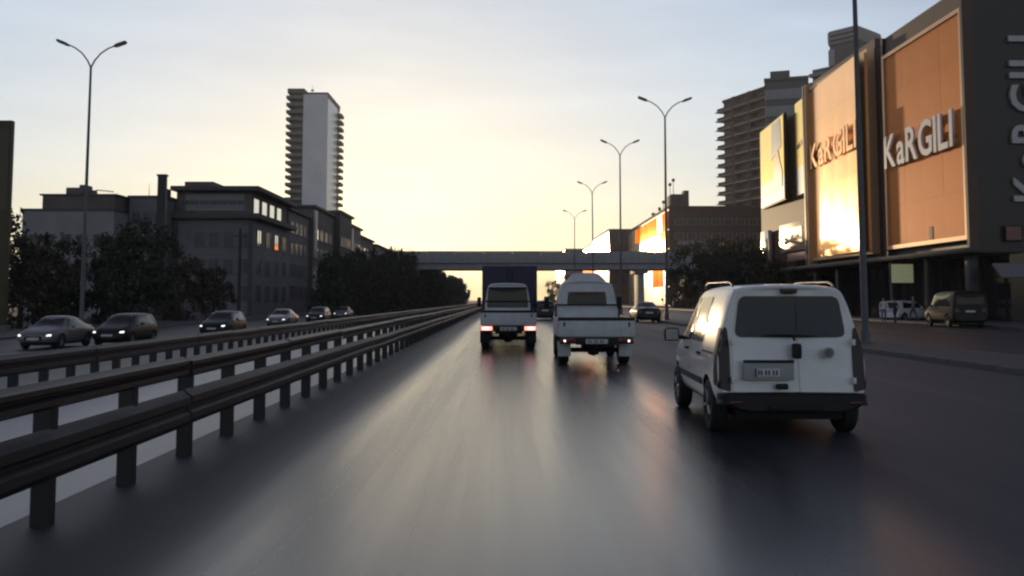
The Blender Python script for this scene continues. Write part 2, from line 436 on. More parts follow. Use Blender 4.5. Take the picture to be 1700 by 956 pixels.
def letters(txt, parent, m, size, depth, sx=1.0, spacing=1.0, name='letter'):
    """text as one solid mesh per letter, in the local x-z plane, facing -y"""
    x = 0; out = []
    for ch in txt:
        cu = bpy.data.curves.new('font', 'FONT'); cu.body = ch; cu.size = size; cu.extrude = depth/2; cu.bevel_depth = 0; cu.offset = size*.018
        cu.resolution_u = 3
        to = bpy.data.objects.new('t', cu); C.objects.link(to)
        me = bpy.data.meshes.new_from_object(to.evaluated_get(bpy.context.evaluated_depsgraph_get()))
        bpy.data.objects.remove(to)
        me.transform(Matrix.Rotation(R(90), 4, 'X')); me.transform(Matrix.Diagonal((sx, 1, 1, 1)))
        me.materials.clear(); me.materials.append(m); me.name = name
        xs = [v.co.x for v in me.vertices]; wd = max(xs)-min(xs)
        me.transform(Matrix.Translation((-min(xs), 0, 0)))
        out.append(link(name, me, parent, (x, 0, 0))); x += wd+size*.13*spacing
    return out, x

# ---- white minivan (nearest)
def minivan():
    t = thing('minivan', 'white minivan with twin glazed rear doors, nearest vehicle on the right', 'minivan', (3.27, 10.2, 0), R(-2.6))
    st = [(.10,.235,.47,.98,1.66,.745,.555),(.055,.19,.42,.98,1.695,.815,.615),(.075,.215,.36,.98,1.72,.842,.64),(.22,.34,.31,.98,1.735,.855,.652),
          (.7,.72,.28,.98,1.745,.858,.655),(1.5,1.5,.27,.97,1.75,.858,.655),(2.2,2.15,.27,.96,1.73,.856,.65),(2.72,2.42,.27,.95,1.67,.85,.63),
          (3.05,2.8,.27,.94,1.42,.845,.62),(3.3,3.12,.27,.93,1.16,.835,.64),(3.5,3.42,.27,.88,1.02,.82,.66),(3.72,3.68,.30,.8,.93,.78,.6),(3.88,3.84,.34,.7,.82,.70,.5),(3.93,3.9,.4,.62,.7,.58,.4)]
    b, bv = body('body', st, M_white, t, arches=((.70, .31, .365), (3.20, .31, .365)), wmax=.86)
    for y in (.70, 3.20):
        for s in (-1, 1): wheel(t, s*.755, y, .31, .19)
    MB().box(-.60, .60, .2, 3.7, .2, .42).build('underbody', M_under, t, bevel=.03)
    # rear doors: panels proud of the body with a seam between them
    for lo, hi in ((-.665, .075), (.09, .665)):
        top = .055
        d = patch('rear_door', bv, 'y', -1, [(lo, .515), (hi, .515), (hi*(1 if hi < .3 else .985), 1.12), (hi*(1 if hi < .3 else .84), 1.665), (lo*(1 if lo > -.3 else .84), 1.665), (lo*(1 if lo > -.3 else .985), 1.12)], M_white, t, r=.05, off=.012, rings=7)
    patch('rear_window', bv, 'y', -1, [(-.63, 1.135), (.63, 1.135), (.565, 1.605), (-.565, 1.605)], M_glass, t, r=.09, off=.022, rings=7)
    patch('window_seam', bv, 'y', -1, [(.078, 1.14), (.087, 1.14), (.087, 1.60), (.078, 1.60)], M_black, t, r=.002, off=.026, rings=2)
    # tall corner lights
    for s in (-1, 1):
        patch('tail_light', bv, 'y', -1, [(s*.69, .52), (s*.83, .56), (s*.838, 1.0), (s*.80, 1.25), (s*.715, 1.25), (s*.69, 1.0)], M_taildark, t, r=.03, off=.016, rings=4)
        ys = [(.075, .55), (.25, .6), (.27, 1.0), (.33, 1.24), (.20, 1.24), (.12, 1.0)]
        patch('tail_light', bv, 'x', s, ys, M_taildark, t, r=.02, off=.01, rings=3)
    # bumper
    bst = [(-.03,-.02,.33,.43,.51,.64,.62),(-.055,-.045,.32,.43,.515,.75,.72),(-.02,-.01,.31,.43,.52,.82,.80),(.12,.12,.31,.43,.52,.85,.845),(.30,.30,.32,.43,.515,.862,.855)]
    bo, bbv = body('rear_bumper', bst, M_black, t, sub=2)
    MB().box(-.3, .3, -.07, -.03, .33, .385).build('bumper_step', M_under, t, bevel=.01)
    for s in (-1, 1): MB().box(s*.66-.07, s*.66+.07, -.055, -.0, .40, .43).build('reflector', M_tail, t, bevel=.008)
    # plate recess, plate, handle, badge, wiper, high stop lamp
    MB().box(-.56, .0, -.012, .06, .66, .865).build('plate_recess', mat('recess_grey', (.33, .34, .36), .5, var=.1), t, bevel=.012)
    MB().box(-.56, .0, -.028, .03, .855, .885).build('plate_lip', M_black, t, bevel=.008)
    pl = MB().box(-.44, -.16, -.022, 0, .70, .79).build('number_plate', M_plate, t, bevel=.004)
    MB().box(-.44, -.42, -.025, -.022, .70, .79).build('plate_band', mat('plate_blue', (.03, .06, .25), .5), pl)
    for k, x in enumerate((-.405, -.375, -.325, -.29, -.24, -.205)):
        MB().box(x, x+.016, -.026, -.022, .72, .772).build('plate_character', M_black, pl)
    MB().box(.0, .09, -.03, .10, .90, 1.07).build('door_handle', M_black, t, bevel=.025)
    MB().box(-.20, -.06, .0, .05, .555, .62).build('tow_cover', M_black, t, bevel=.02)
    MB().lathe([(0, .001), (0, .062), (.02, .062), (.02, .05), (.012, .046), (.012, .001)], 'y', (.40, .02, .965), 24).build('badge', M_chrome, t, smooth=30)
    MB().lathe([(-.03, .001), (-.03, .046), (.03, .046), (.03, .001)], 'y', (.40, .045, .965), 24).build('badge_field', M_grey, t, smooth=30)
    wp = MB(); wp.tube([(-.30, .035, 1.165), (.0, .03, 1.16), (.28, .035, 1.15)], [.008, .014, .008], 6); wp.tube([(.02, .02, 1.10), (.0, .02, 1.165)], .015, 6)
    wp.build('rear_wiper', M_black, t, smooth=40)
    MB().box(-.085, .085, .10, .22, 1.635, 1.69).build('stop_lamp', M_taildark, t, bevel=.012)
    # hinges, seams
    for s in (-1, 1):
        for z in (.62, 1.05): MB().box(s*.675-.018, s*.675+.018, .0, .08, z, z+.07).build('hinge', M_white, t, bevel=.008)
    # sides
    for s in (-1, 1):
        patch('front_side_window', bv, 'x', s, [(2.05, 1.03), (2.98, 1.0), (2.66, 1.33), (2.33, 1.58), (2.05, 1.6)], M_glass, t, r=.05, off=.008)
        patch('rear_side_window', bv, 'x', s, [(1.12, 1.04), (1.95, 1.03), (1.95, 1.6), (1.12, 1.6)], M_glass, t, r=.06, off=.008)
        patch('side_moulding', bv, 'x', s, [(1.06, .52), (2.84, .52), (2.84, .60), (1.06, .60)], M_black, t, r=.02, off=.02)
        patch('door_seam', bv, 'x', s, [(1.99, .34), (2.004, .34), (2.004, 1.62), (1.99, 1.62)], M_under, t, r=.002, off=.003, rings=2)
        patch('door_seam', bv, 'x', s, [(1.07, .34), (1.082, .34), (1.082, 1.62), (1.07, 1.62)], M_under, t, r=.002, off=.003, rings=2)
        patch('slide_track', bv, 'x', s, [(.35, .93), (1.06, .93), (1.06, .95), (.35, .95)], M_under, t, r=.005, off=.006, rings=2)
        MB().box(s*.86-.02, s*.86+.02, 2.08, 2.26, .90, .935).build('side_door_handle', M_black, t, bevel=.012)
        MB().box(s*.86-.02, s*.86+.02, 1.16, 1.30, .88, .915).build('side_door_handle', M_black, t, bevel=.012)
        mi = MB().box(s*.99-.105, s*.99+.105, 2.62, 2.76, .98, 1.17).build('door_mirror', M_black, t, bevel=.04)
        MB().box(s*.99-.085, s*.99+.085, 2.612, 2.622, 1.0, 1.15).build('mirror_glass', M_chrome, mi)
        MB().tube([(s*.80, 2.7, 1.02), (s*.93, 2.7, 1.05)], .03, 6).build('mirror_arm', M_black, t)
        rr = MB(); xr = s*.585
        rr.tube([(xr, .40, 1.72), (xr, .47, 1.752), (xr, .62, 1.772), (xr, 1.9, 1.785), (xr, 2.1, 1.765), (xr, 2.2, 1.715)], [.014, .013, .012, .012, .013, .014], 8)
        rr.build('roof_rail', M_silver, t, smooth=50)
        patch('headlight', bv, 'y', 1, [(s*.42, .66), (s*.66, .68), (s*.62, .80), (s*.45, .78)], M_headoff, t, r=.03, off=.01, rings=3)
    patch('windscreen', bv, 'y', 1, [(-.70, 1.08), (.70, 1.08), (.55, 1.62), (-.55, 1.62)], M_glass, t, r=.08, off=.01)
    MB().tube([(.0, 2.2, 1.74), (.0, 2.05, 1.93)], [.008, .004], 6).build('aerial', M_black, t)
    return t
minivan()

# ---- flatbed pickups
def pickup(label, loc, rz, P, w_=.90, wc=.84, bedlen=2.6, zt=1.12, zf=.80, cabtop=2.05, win=(.40, 1.39, 1.80), lit=True, spoiler=True, group=None, darkwin=False):
    t = thing('pickup_truck', label, 'truck', loc, rz, group)
    ch = MB()
    for s in (-1, 1): ch.box(s*.38-.05, s*.38+.05, .05, bedlen+2.0, .50, .62)
    for y in (.1, .9, 1.8, 2.6): ch.box(-.38, .38, y-.04, y+.04, .52, .60)
    ch.build('chassis', M_under, t)
    MB().box(-w_+.02, w_-.02, .03, bedlen, zf-.10, zf-.02).build('bed_floor', M_greyw, t)
    tg = MB().box(-w_+.01, w_-.01, -.02, .03, zf-.08, zt).build('tailgate', P, t, bevel=.012)
    for x in (-.6, 0, .6): MB().box(x-.03, x+.03, -.034, -.02, zf-.04, zt-.09).build('tailgate_rib', P, tg, bevel=.005)
    MB().box(-w_-.015, w_+.015, -.045, .05, zt-.055, zt+.02).build('tailgate_cap', M_black, tg, bevel=.01)
    for s in (-1, 1):
        MB().box(s*w_-.02, s*w_+.02, .03, bedlen, zf-.08, zt).build('bed_side', P, t, bevel=.01)
        MB().box(s*(w_-.13)-.02, s*(w_-.13)+.02, -.03, -.02, zt-.2, zt-.1).build('latch', M_black, t)
        # rear wheel guards and mud flaps
        MB().prism([(.55, .52), (.60, .70), (.80, .72), (1.2, .72), (1.45, .68), (1.5, .52), (1.46, .52), (1.40, .64), (.82, .66), (.62, .63), (.58, .52)], 'x', s*.62, s*.89).build('mudguard', M_black, t)
        MB().box(s*.74-.155, s*.74+.155, .50, .53, .20, .56).build('mud_flap', M_black if lit else M_greyw, t, bevel=.006)
        cl = MB().box(s*.68-.19, s*.68+.19, -.01, .06, zf-.26, zf-.11).build('light_cluster', M_black, t, bevel=.01)
        m1, m2 = (M_brake, M_brakecore) if lit else (M_tail, M_brake)
        MB().box(s*.68-.175, s*.68+.175, -.025, -.01, zf-.245, zf-.125).build('tail_light', m1 if lit else M_tail, cl, bevel=.006)
        if lit: MB().box(s*.70-.09, s*.70+.09, -.032, -.025, zf-.22, zf-.15).build('bulb', M_brakecore, cl, bevel=.003)
        else: MB().lathe([(-.034, .001), (-.034, .024), (-.02, .024), (-.02, .001)], 'y', (s*.76, 0, zf-.185), 12).build('bulb', M_brakecore, cl)
        wheel(t, s*.74, 1.0, .33, .26); wheel(t, s*.74, bedlen+1.35, .31, .2)
    MB().box(-.50, .50, .0, .05, zf-.28, zf-.10).build('rear_beam', M_black, t, bevel=.01)
    pl = MB().box(-.26, .26, -.03, -.005, zf-.255, zf-.145).build('number_plate', M_plate, t, bevel=.004)
    for x in (-.2, -.15, -.06, -.01, .08, .13): MB().box(x, x+.022, -.034, -.03, zf-.235, zf-.165).build('plate_character', M_black, pl)
    MB().lathe([(-.09, .2), (-.09, .31), (.09, .31), (.09, .2)], 'z', (0, .85, .48), 20).build('spare_wheel', M_tyre, t, smooth=35)
    MB().tube([(-.7, 1.0, .33), (.7, 1.0, .33)], .06, 8).build('rear_axle', M_under, t)
    MB().lathe([(-.13, .001), (-.13, .11), (0, .15), (.13, .11), (.13, .001)], 'x', (0, 1.0, .33), 12).build('differential', M_under, t, smooth=50)
    # headboard rack
    yc = bedlen+.08
    st = [(yc+.06, yc+.12, .62, 1.22, cabtop-.06, wc*.93, wc*.74), (yc, yc+.05, .56, 1.22, cabtop-.02, wc*.985, wc*.79), (yc+.05, yc+.10, .52, 1.22, cabtop, wc, wc*.81), (yc+.3, yc+.33, .50, 1.22, cabtop+.015, wc, wc*.82),
          (yc+1.0, yc+.95, .48, 1.2, cabtop, wc, wc*.81), (yc+1.45, yc+1.22, .45, 1.16, cabtop-.08, wc, wc*.78), (yc+1.7, yc+1.55, .45, 1.1, 1.62, wc*.99, wc*.8), (yc+1.85, yc+1.78, .45, 1.0, 1.2, wc*.97, wc*.8), (yc+1.93, yc+1.88, .48, .85, 1.0, wc*.9, wc*.7), (yc+1.95, yc+1.92, .55, .75, .85, wc*.75, wc*.5)]
    cb, bv = body('cab', st, P, t, arches=((bedlen+1.35, .31, .39),), wmax=wc)
    wx, wz0, wz1 = win
    patch('rear_window', bv, 'y', -1, [(-wx*1.06, wz0), (wx*1.06, wz0), (wx, wz1), (-wx, wz1)], M_glass, cb, r=.05, off=.012)
    for s in (-1, 1):
        patch('side_window', bv, 'x', s, [(yc+.35, 1.28), (yc+1.38, 1.25), (yc+1.18, cabtop-.18), (yc+.35, cabtop-.16)], M_glass, cb, r=.05)
        mi = MB().box(s*(wc+.17)-.07, s*(wc+.17)+.07, yc+1.5, yc+1.56, 1.30, 1.66).build('door_mirror', M_black, t, bevel=.03)
        MB().tube([(s*(wc-.03), yc+1.5, 1.35), (s*(wc+.17), yc+1.53, 1.38)], .015, 6).build('mirror_arm', M_black, t)
        rk = MB(); rk.tube([(s*(w_-.06), yc-.07, zt-.1), (s*(w_-.06), yc-.07, zt+.32)], .025, 6); rk.build('rack_post', M_black, t)
        MB().prism([(1.25, .38), (yc-.25, .38), (yc-.25, .50), (1.55, .50)], 'x', s*.78, s*.82).build('side_guard', M_greyw, t)
    patch('windscreen', bv, 'y', 1, [(-wc*.8, 1.22), (wc*.8, 1.22), (wc*.68, cabtop-.12), (-wc*.68, cabtop-.12)], M_glass, cb, r=.06)
    MB().tube([(-(w_-.06), yc-.07, zt+.30), (w_-.06, yc-.07, zt+.30)], .025, 6).build('rack_bar', M_black, t)
    if spoiler:
        sp = [(yc+.30, yc+.34, cabtop-.10, cabtop+.02, cabtop+.22, wc*.60, wc*.34), (yc+.34, yc+.40, cabtop-.10, cabtop+.02, cabtop+.25, wc*.64, wc*.40), (yc+.6, yc+.6, cabtop-.10, cabtop+.02, cabtop+.20, wc*.66, wc*.44), (yc+1.0, yc+1.0, cabtop-.10, cabtop, cabtop+.07, wc*.64, wc*.44)]
        body('wind_deflector', sp, P, t, sub=1)
    return t
pickup('dull white flatbed pickup truck with roof wind deflector, in the middle lane', (ax(990, 21.5), 21.5, 0), R(-.6), M_greyw, w_=.90, wc=.86, zt=1.13, zf=.78, cabtop=2.06, win=(.50, 1.42, 1.78), lit=False)
pickup('white pickup truck with lit red brake lights and wide dark rear window', (ax(844, 28.4), 28.4, 0), R(.3), M_greyw, w_=.86, wc=.83, bedlen=2.4, zt=1.22, zf=.86, cabtop=2.12, win=(.66, 1.30, 2.0), lit=True, spoiler=False)

# ---- dark blue box truck ahead
def box_truck():
    t = thing('box_truck', 'tall dark navy box truck ahead of the braking pickup', 'truck', (ax(846, 42), 42, 0))
    b = MB().box(-1.28, 1.28, 0, 5.2, 1.0, 3.14).build('cargo_box', M_navy, t, bevel=.04)
    for s in (-1, 1):
        MB().box(s*.63-.60, s*.63+.60, -.03, 0, 1.06, 3.06).build('rear_door', M_navy, b, bevel=.015)
        MB().tube([(s*.12, -.05, 1.1), (s*.12, -.05, 3.0)], .018, 6).build('lock_bar', M_black, b)
        MB().box(s*1.0-.15, s*1.0+.15, -.02, .05, .78, .9).build('tail_light', M_tail, t, bevel=.01)
        wheel(t, s*.98, 1.3, .42, .32); wheel(t, s*.98, 5.9, .42, .26)
        MB().box(s*.40-.05, s*.40+.05, .1, 6.2, .66, .86).build('chassis_rail', M_under, t)
        MB().box(s*.98-.2, s*.98+.2, .75, .78, .3, .95).build('mud_flap', M_black, t)
    MB().box(-1.2, 1.2, 0, .08, .62, .74).build('rear_bumper', M_black, t, bevel=.01)
    st = [(5.3, 5.3, .7, 1.5, 2.5, 1.1, 1.0), (5.36, 5.36, .6, 1.5, 2.55, 1.15, 1.05), (6.3, 6.2, .6, 1.5, 2.55, 1.15, 1.05), (6.9, 6.6, .6, 1.4, 2.4, 1.13, 1.0), (7.0, 6.85, .65, 1.2, 1.6, 1.05, .9)]
    body('cab', st, M_white, t, sub=1)
    return t
box_truck()

# ---- ordinary cars
def car(label, loc, rz, P, kind='sedan', lights=False, group=None, name='car'):
    t = thing(name, label, 'car' if kind != 'suv' else 'van', loc, rz, group)
    if kind == 'sedan':
        ln, ht, w_ = 4.4, 1.45, .86
        st = [(.05,.08,.42,.78,.92,.68,.5),(0,.02,.34,.82,.98,.80,.62),(.2,.2,.26,.84,1.0,.85,.68),(.65,.7,.22,.86,1.06,.86,.66),(1.0,1.25,.22,.88,1.33,.86,.6),(1.5,1.65,.22,.9,1.43,.86,.58),(2.2,2.2,.22,.9,1.45,.86,.58),
              (2.7,2.5,.22,.9,1.38,.86,.58),(3.05,2.85,.22,.88,1.16,.86,.62),(3.3,3.2,.22,.85,.97,.855,.66),(3.9,3.85,.24,.74,.86,.83,.66),(4.25,4.22,.28,.64,.74,.76,.56),(4.4,4.38,.36,.56,.62,.6,.42)]
        ya, yb, sw = .85, 3.45, [(1.25,.94),(2.85,.92),(2.5,1.32),(1.6,1.38)]
        ws = [(-.66,.95),(.66,.95),(.52,1.36),(-.52,1.36)]; rw = [(-.62,1.0),(.62,1.0),(.5,1.32),(-.5,1.32)]; rh = .315; hl = .62
    elif kind == 'hatch':
        ln, ht, w_ = 4.1, 1.52, .86
        st = [(.06,.2,.42,.85,1.36,.66,.44),(0,.12,.32,.88,1.44,.8,.54),(.15,.3,.25,.9,1.49,.85,.6),(.7,.75,.22,.92,1.51,.86,.62),(1.5,1.5,.22,.92,1.52,.86,.62),(2.2,2.15,.22,.92,1.5,.86,.6),
              (2.65,2.45,.22,.91,1.4,.86,.6),(3.0,2.8,.22,.89,1.18,.86,.62),(3.25,3.15,.22,.86,1.0,.855,.66),(3.7,3.65,.24,.76,.9,.83,.64),(3.98,3.94,.28,.66,.78,.74,.54),(4.1,4.08,.36,.58,.66,.6,.42)]
        ya, yb, sw = .7, 3.2, [(.6,.98),(2.8,.94),(2.42,1.38),(.8,1.42)]
        ws = [(-.68,.98),(.68,.98),(.52,1.4),(-.52,1.4)]; rw = [(-.6,.98),(.6,.98),(.48,1.38),(-.48,1.38)]; rh = .31; hl = .68
    else:
        ln, ht, w_ = 4.7, 2.05, .97
        st = [(.05,.1,.5,1.1,1.96,.84,.74),(0,.04,.4,1.1,2.02,.93,.83),(.06,.1,.34,1.1,2.05,.96,.86),(.3,.32,.3,1.1,2.07,.97,.87),(1.5,1.5,.3,1.1,2.08,.97,.87),(2.9,2.8,.3,1.1,2.05,.97,.86),
              (3.3,3.05,.3,1.1,1.9,.97,.84),(3.65,3.45,.3,1.1,1.45,.96,.84),(3.8,3.7,.3,1.02,1.2,.95,.84),(4.4,4.36,.32,.9,1.1,.93,.8),(4.6,4.58,.38,.8,.95,.86,.7),(4.7,4.68,.48,.7,.8,.7,.5)]
        ya, yb, sw = .9, 3.7, [(.45,1.2),(3.35,1.18),(2.95,1.85),(.45,1.88)]
        ws = [(-.8,1.2),(.8,1.2),(.7,1.92),(-.7,1.92)]; rw = [(-.78,1.32),(.78,1.32),(.70,1.80),(-.70,1.80)]; rh = .37; hl = .85
    b, bv = body('body', st, P, t, arches=((ya, rh, rh+.06), (yb, rh, rh+.06)), wmax=w_, sub=1)
    for y in (ya, yb):
        for s in (-1, 1): wheel(t, s*(w_-.11), y, rh, .2)
    MB().box(-w_+.3, w_-.3, .3, ln-.4, .17, .36).build('underbody', M_under, t)
    patch('windscreen', bv, 'y', 1, ws, M_glass, t, r=.07, off=.01); patch('rear_window', bv, 'y', -1, rw, M_glass, t, r=.07, off=.01)
    for s in (-1, 1):
        patch('side_window', bv, 'x', s, sw, M_glass, t, r=.07, off=.008)
        patch('headlight', bv, 'y', 1, [(s*.54, hl-.04), (s*.72, hl-.04), (s*.71, hl+.05), (s*.56, hl+.03)], M_head if lights else M_headoff, t, r=.03, off=.012, rings=3)
        patch('tail_light', bv, 'y', -1, [(s*(w_-.36), hl+.05), (s*(w_-.1), hl+.05), (s*(w_-.12), hl+.22), (s*(w_-.36), hl+.2)], M_tail, t, r=.03, off=.012, rings=3)
        MB().box(s*(w_+.09)-.07, s*(w_+.09)+.07, yb-.85, yb-.75, hl+.28, hl+.42).build('door_mirror', P, t, bevel=.03)
    patch('grille', bv, 'y', 1, [(-.4, hl-.24), (.4, hl-.24), (.36, hl-.04), (-.36, hl-.04)], M_black, t, r=.03, off=.01, rings=3)
    patch('front_plate', bv, 'y', 1, [(-.26, hl-.20), (.26, hl-.20), (.26, hl-.10), (-.26, hl-.10)], M_plate, t, r=.005, off=.022, rings=2)
    patch('rear_plate', bv, 'y', -1, [(-.26, hl+.02), (.26, hl+.02), (.26, hl+.13), (-.26, hl+.13)], M_plate, t, r=.005, off=.018, rings=2)
    return t
OG = 'oncoming cars on the far carriageway'
ROADZ = -.60
for (px, D, P, k, lb) in (
    (59, 39.6, M_silver, 'sedan', 'silver oncoming sedan farthest left, headlights on'),
    (184, 42, M_darkcar, 'hatch', 'dark oncoming hatchback second from left, below the lone street lamp'),
    (357, 52, M_darkcar, 'hatch', 'dark oncoming car third from left, in front of the dark building'),
    (461, 72, M_grey, 'sedan', 'small oncoming car with headlights on, fourth from left'),
    (523, 84, M_darkcar, 'hatch', 'small distant oncoming car with headlights on, fifth from left'),
    (566, 104, M_silver, 'sedan', 'tiny distant oncoming car, rightmost of the oncoming row')):
    car(lb, (ax(px, D), D+(4.4 if k == 'sedan' else 4.1), ROADZ), R(180+random.uniform(-1.5, 1.5)), P, k, True, OG)
car('dark parked van with pale roof on the service road before the mall', (26.2, 50.5, 0), R(-5), M_darkcar, 'suv', False, name='parked_van')
car('white parked hatchback beyond the dark van, by the shop fronts', (27.5, 64.5, 0.0), R(-62), M_white, 'hatch', False, name='parked_car')
car('dark distant car ahead between the two pickup trucks', (ax(905, 70), 70, 0), 0, M_darkcar, 'hatch', False)
car('dark distant car ahead, right of the wind deflector truck', (ax(1078, 62), 62, 0), 0, M_darkcar, 'sedan', False)

# ------------------------------------------------------------------ buildings: helpers
WIN = {}
def window_mesh(ww, wh, mg=M_winglass, mf=M_winframe, mull=1):
    key = (round(ww, 2), round(wh, 2), mg.name, mf.name, mull)
    if key not in WIN:
        b = MB(); f = min(.09, ww*.06); d = .09
        b.box(-ww/2, ww/2, -.03, .0, .02, wh-.02, 0)
        b.box(-ww/2-f, -ww/2+f, -d, .02, 0, wh, 1); b.box(ww/2-f, ww/2+f, -d, .02, 0, wh, 1)
        b.box(-ww/2+f, ww/2-f, -d, .02, wh-f, wh, 1); b.box(-ww/2-f-.05, ww/2+f+.05, -d-.08, .02, -.08, 0, 1)
        for k in range(mull): x = -ww/2+ww*(k+1)/(mull+1); b.box(x-.03, x+.03, -.07, .0, .0, wh-f, 1)
        WIN[key] = b.mesh('window', [mg, mf])
    return WIN[key]
def win_grid(par, face, plane, a0, a1, z0, ncol, nrow, dz, ww, wh, mg=M_winglass, mf=M_winframe, mull=1, skip=0, name='window', pick=None):
    for r in range(nrow):
        for c in range(ncol):
            if skip and random.random() < skip: continue
            g = mg
            if pick: g = pick(c, r) or mg
            a = a0+(a1-a0)*(c+.5)/ncol; z = z0+dz*r
            me = window_mesh(ww, wh, g, mf, mull)
            if face == 'S': link(name, me, par, (a, plane, z))
            elif face == 'E': link(name, me, par, (plane, a, z), R(90))
            else: link(name, me, par, (plane, a, z), R(-90))
def bldg(name, label, cat, x0, x1, y0, y1, z0, z1, m, roof=.5, over=.4, mroof=None, group=None):
    """local origin at the near road-side corner's ground"""
    t = thing(name, label, cat, (0, 0, 0), group=group)
    MB().box(x0, x1, y0, y1, z0-.3, z1).build('wall', m, t)
    if roof: MB().box(x0-over, x1+over, y0-over, y1+over, z1+.004, z1+roof).build('roof', mroof or m, t)
    return t
m_dk = mat('dark_render', (.17, .16, .17), .8, var=.18, scale=.5)
m_dk2 = mat('brown_render', (.13, .108, .105), .8, var=.2, scale=.5)
m_pale = mat('pale_render', (.26, .25, .26), .8, var=.12, scale=.35)
m_band = mat('pale_band', (.24, .24, .25), .7, var=.12, scale=.6)
m_roofd = mat('dark_roofing', (.085, .078, .08), .8, var=.2, scale=.8)
m_light = mat('light_cladding', (.42, .41, .42), .5, var=.1, scale=.5)
m_mirror = mat('sky_glass', (.75, .76, .78), .05, metal=1, var=.06, scale=.3)
GZ = -.5

# ------------------------------------------------------------------ left side buildings
a = bldg('house_block', 'long pale walled building at far left behind the dark trees', 'building', -59.5, -48.2, 112, 128, GZ, 12.6, m_pale, .25, .2, m_roofd)
MB().box(-57.6, -48.6, 113, 127, 12.86, 14.6).build('attic', m_dk2, a); MB().box(-57.9, -48.3, 112.8, 127.2, 14.6, 14.8).build('attic_roof', m_roofd, a)
MB().box(-56.2, -53.9, 116, 120, 14.8, 16.0).build('roof_hut', m_dk2, a, bevel=.1); MB().box(-55.0, -54.1, 117, 119, 16.0, 16.5).build('water_tank', m_dk2, a, bevel=.15)
MB().tube([(-54, 114, 14.8), (-51.2, 114, 15.4), (-49.2, 114, 15.2)], .07, 6).build('roof_pipe', m_roofd, a)
win_grid(a, 'S', 112, -59, -49, 2.0, 5, 3, 3.1, 1.2, 1.5)
win_grid(a, 'E', -48.2, 113, 127, 2.0, 4, 3, 3.1, 1.2, 1.5)
a = bldg('house_block', 'low dark building with small windows between pale block and office block', 'building', -48.0, -43.4, 116, 134, GZ, 14.6, m_dk, .35, .2, m_roofd)
win_grid(a, 'S', 116, -47.8, -43.6, 2.2, 3, 4, 3.1, 1.0, 1.4)
MB().tube([(-46.3, 118, 14.9), (-46.3, 118, 16.8)], [.05, .02], 6).build('aerial', m_roofd, a)
MB().box(-45.0, -44.0, 118, 119.5, 14.95, 16.1).build('chimney', m_dk2, a)

def office():
    x0, x1, y0, y1 = -43.2, -33.0, 119, 139.5
    t = thing('office_block', 'dark flat roofed office block with bright top corner windows', 'building')
    MB().box(x0, x1, y0, y1, GZ-.3, 12.2).build('wall', m_dk, t)
    MB().box(x0-.3, x1+1.1, y0-1.1, y1+.3, 12.2, 12.9).build('ledge', m_roofd, t, bevel=.08)
    MB().box(x0, x1-.4, y0+.4, y1-.4, 12.9, 15.9).build('top_storey', m_dk2, t)
    MB().box(x0-.4, x1+1.0, y0-1.0, y1+.6, 15.9, 16.5).build('roof', m_roofd, t, bevel=.08)
    MB().box(x0+.8, x0+4.6, y0+1, y0+6, 16.5, 17.3).build('roof_hut', m_dk2, t)
    for z, h in ((13.35, .75), (14.75, .8)):
        MB().box(x0+1.2, x1-1.2, y0+.3, y0+.4, z, z+h).build('pale_band', m_band, t)
    win_grid(t, 'S', y0+.4, x0+.5, x1-.9, 13.9, 7, 1, 3, 1.1, .8)
    win_grid(t, 'E', x1-.4, y0+1, y1-3, 13.15, 4, 1, 3, 3.0, 2.1, mg=m_mirror, mull=0)
    win_grid(t, 'S', y0, x0+.4, x1-.2, 1.6, 5, 3, 3.5, 1.5, 1.9, skip=.3)
    win_grid(t, 'E', x1, y0+1, y1-1, 1.4, 4, 3, 3.7, 2.2, 2.2, pick=lambda c, r: m_mirror if (r == 2 and c in (0, 2)) else None)
    for x in (x0+.2, x1-.2): MB().box(x-.25, x+.25, y0-.25, y0+.2, GZ, 12.2).build('pilaster', m_roofd, t)
    return t
office()
rows = [  # x-road face, depth range, top, wall, label
    (-33.6, 141.5, 156, 15.6, m_dk, 'plain dark building right behind the office block'),
    (-33.0, 157.0, 176, 17.6, m_dk2, 'dark building with a pale lit corner strip below the white tower'),
    (-32.0, 177, 191, 18.6, m_roofd, 'black stepped building just right of the white tower'),
    (-32.6, 193, 207, 17.3, m_dk, 'narrow dark building with two pale window strips'),
    (-33.4, 209, 232, 16.2, m_dk2, 'low brown building before the row of trees'),
    (-33.0, 234, 275, 15.6, m_dk, 'far dark building at the end of the left hand row'),
]
for i, (x, ya, yb, zt, m, lb) in enumerate(rows):
    t = bldg('street_building', lb, 'building', x-16, x, ya, yb, GZ, zt, m, .45, .5, m_roofd, group='buildings along the left side')
    win_grid(t, 'S', ya, x-15, x-.6, 2.0, 5, 4, 3.4, 1.3, 1.7)
    nc = 4
    win_grid(t, 'E', x, ya+1, yb-1, 2.0, nc, 4, 3.4, (yb-ya)/nc*.62, 1.9, pick=(lambda c, r, i=i: m_mirror if i in (1, 3, 4) and c in ((0,), (0, 3), (1,))[(1, 3, 4).index(i)] and r != 1 else None))
    if i in (1, 3):
        MB().box(x+.004, x+.30, ya+.1, ya+2.2, 9.0, zt-.4).build('pale_strip', m_light, t, bevel=.03); MB().box(x+.004, x+.30, ya+.1, ya+2.2, 2.6, 7.2).build('pale_strip', m_light, t, bevel=.03)
    MB().box(x-9, x-6, ya+3, ya+6, zt+.45, zt+1.6).build('roof_hut', m_dk2, t)

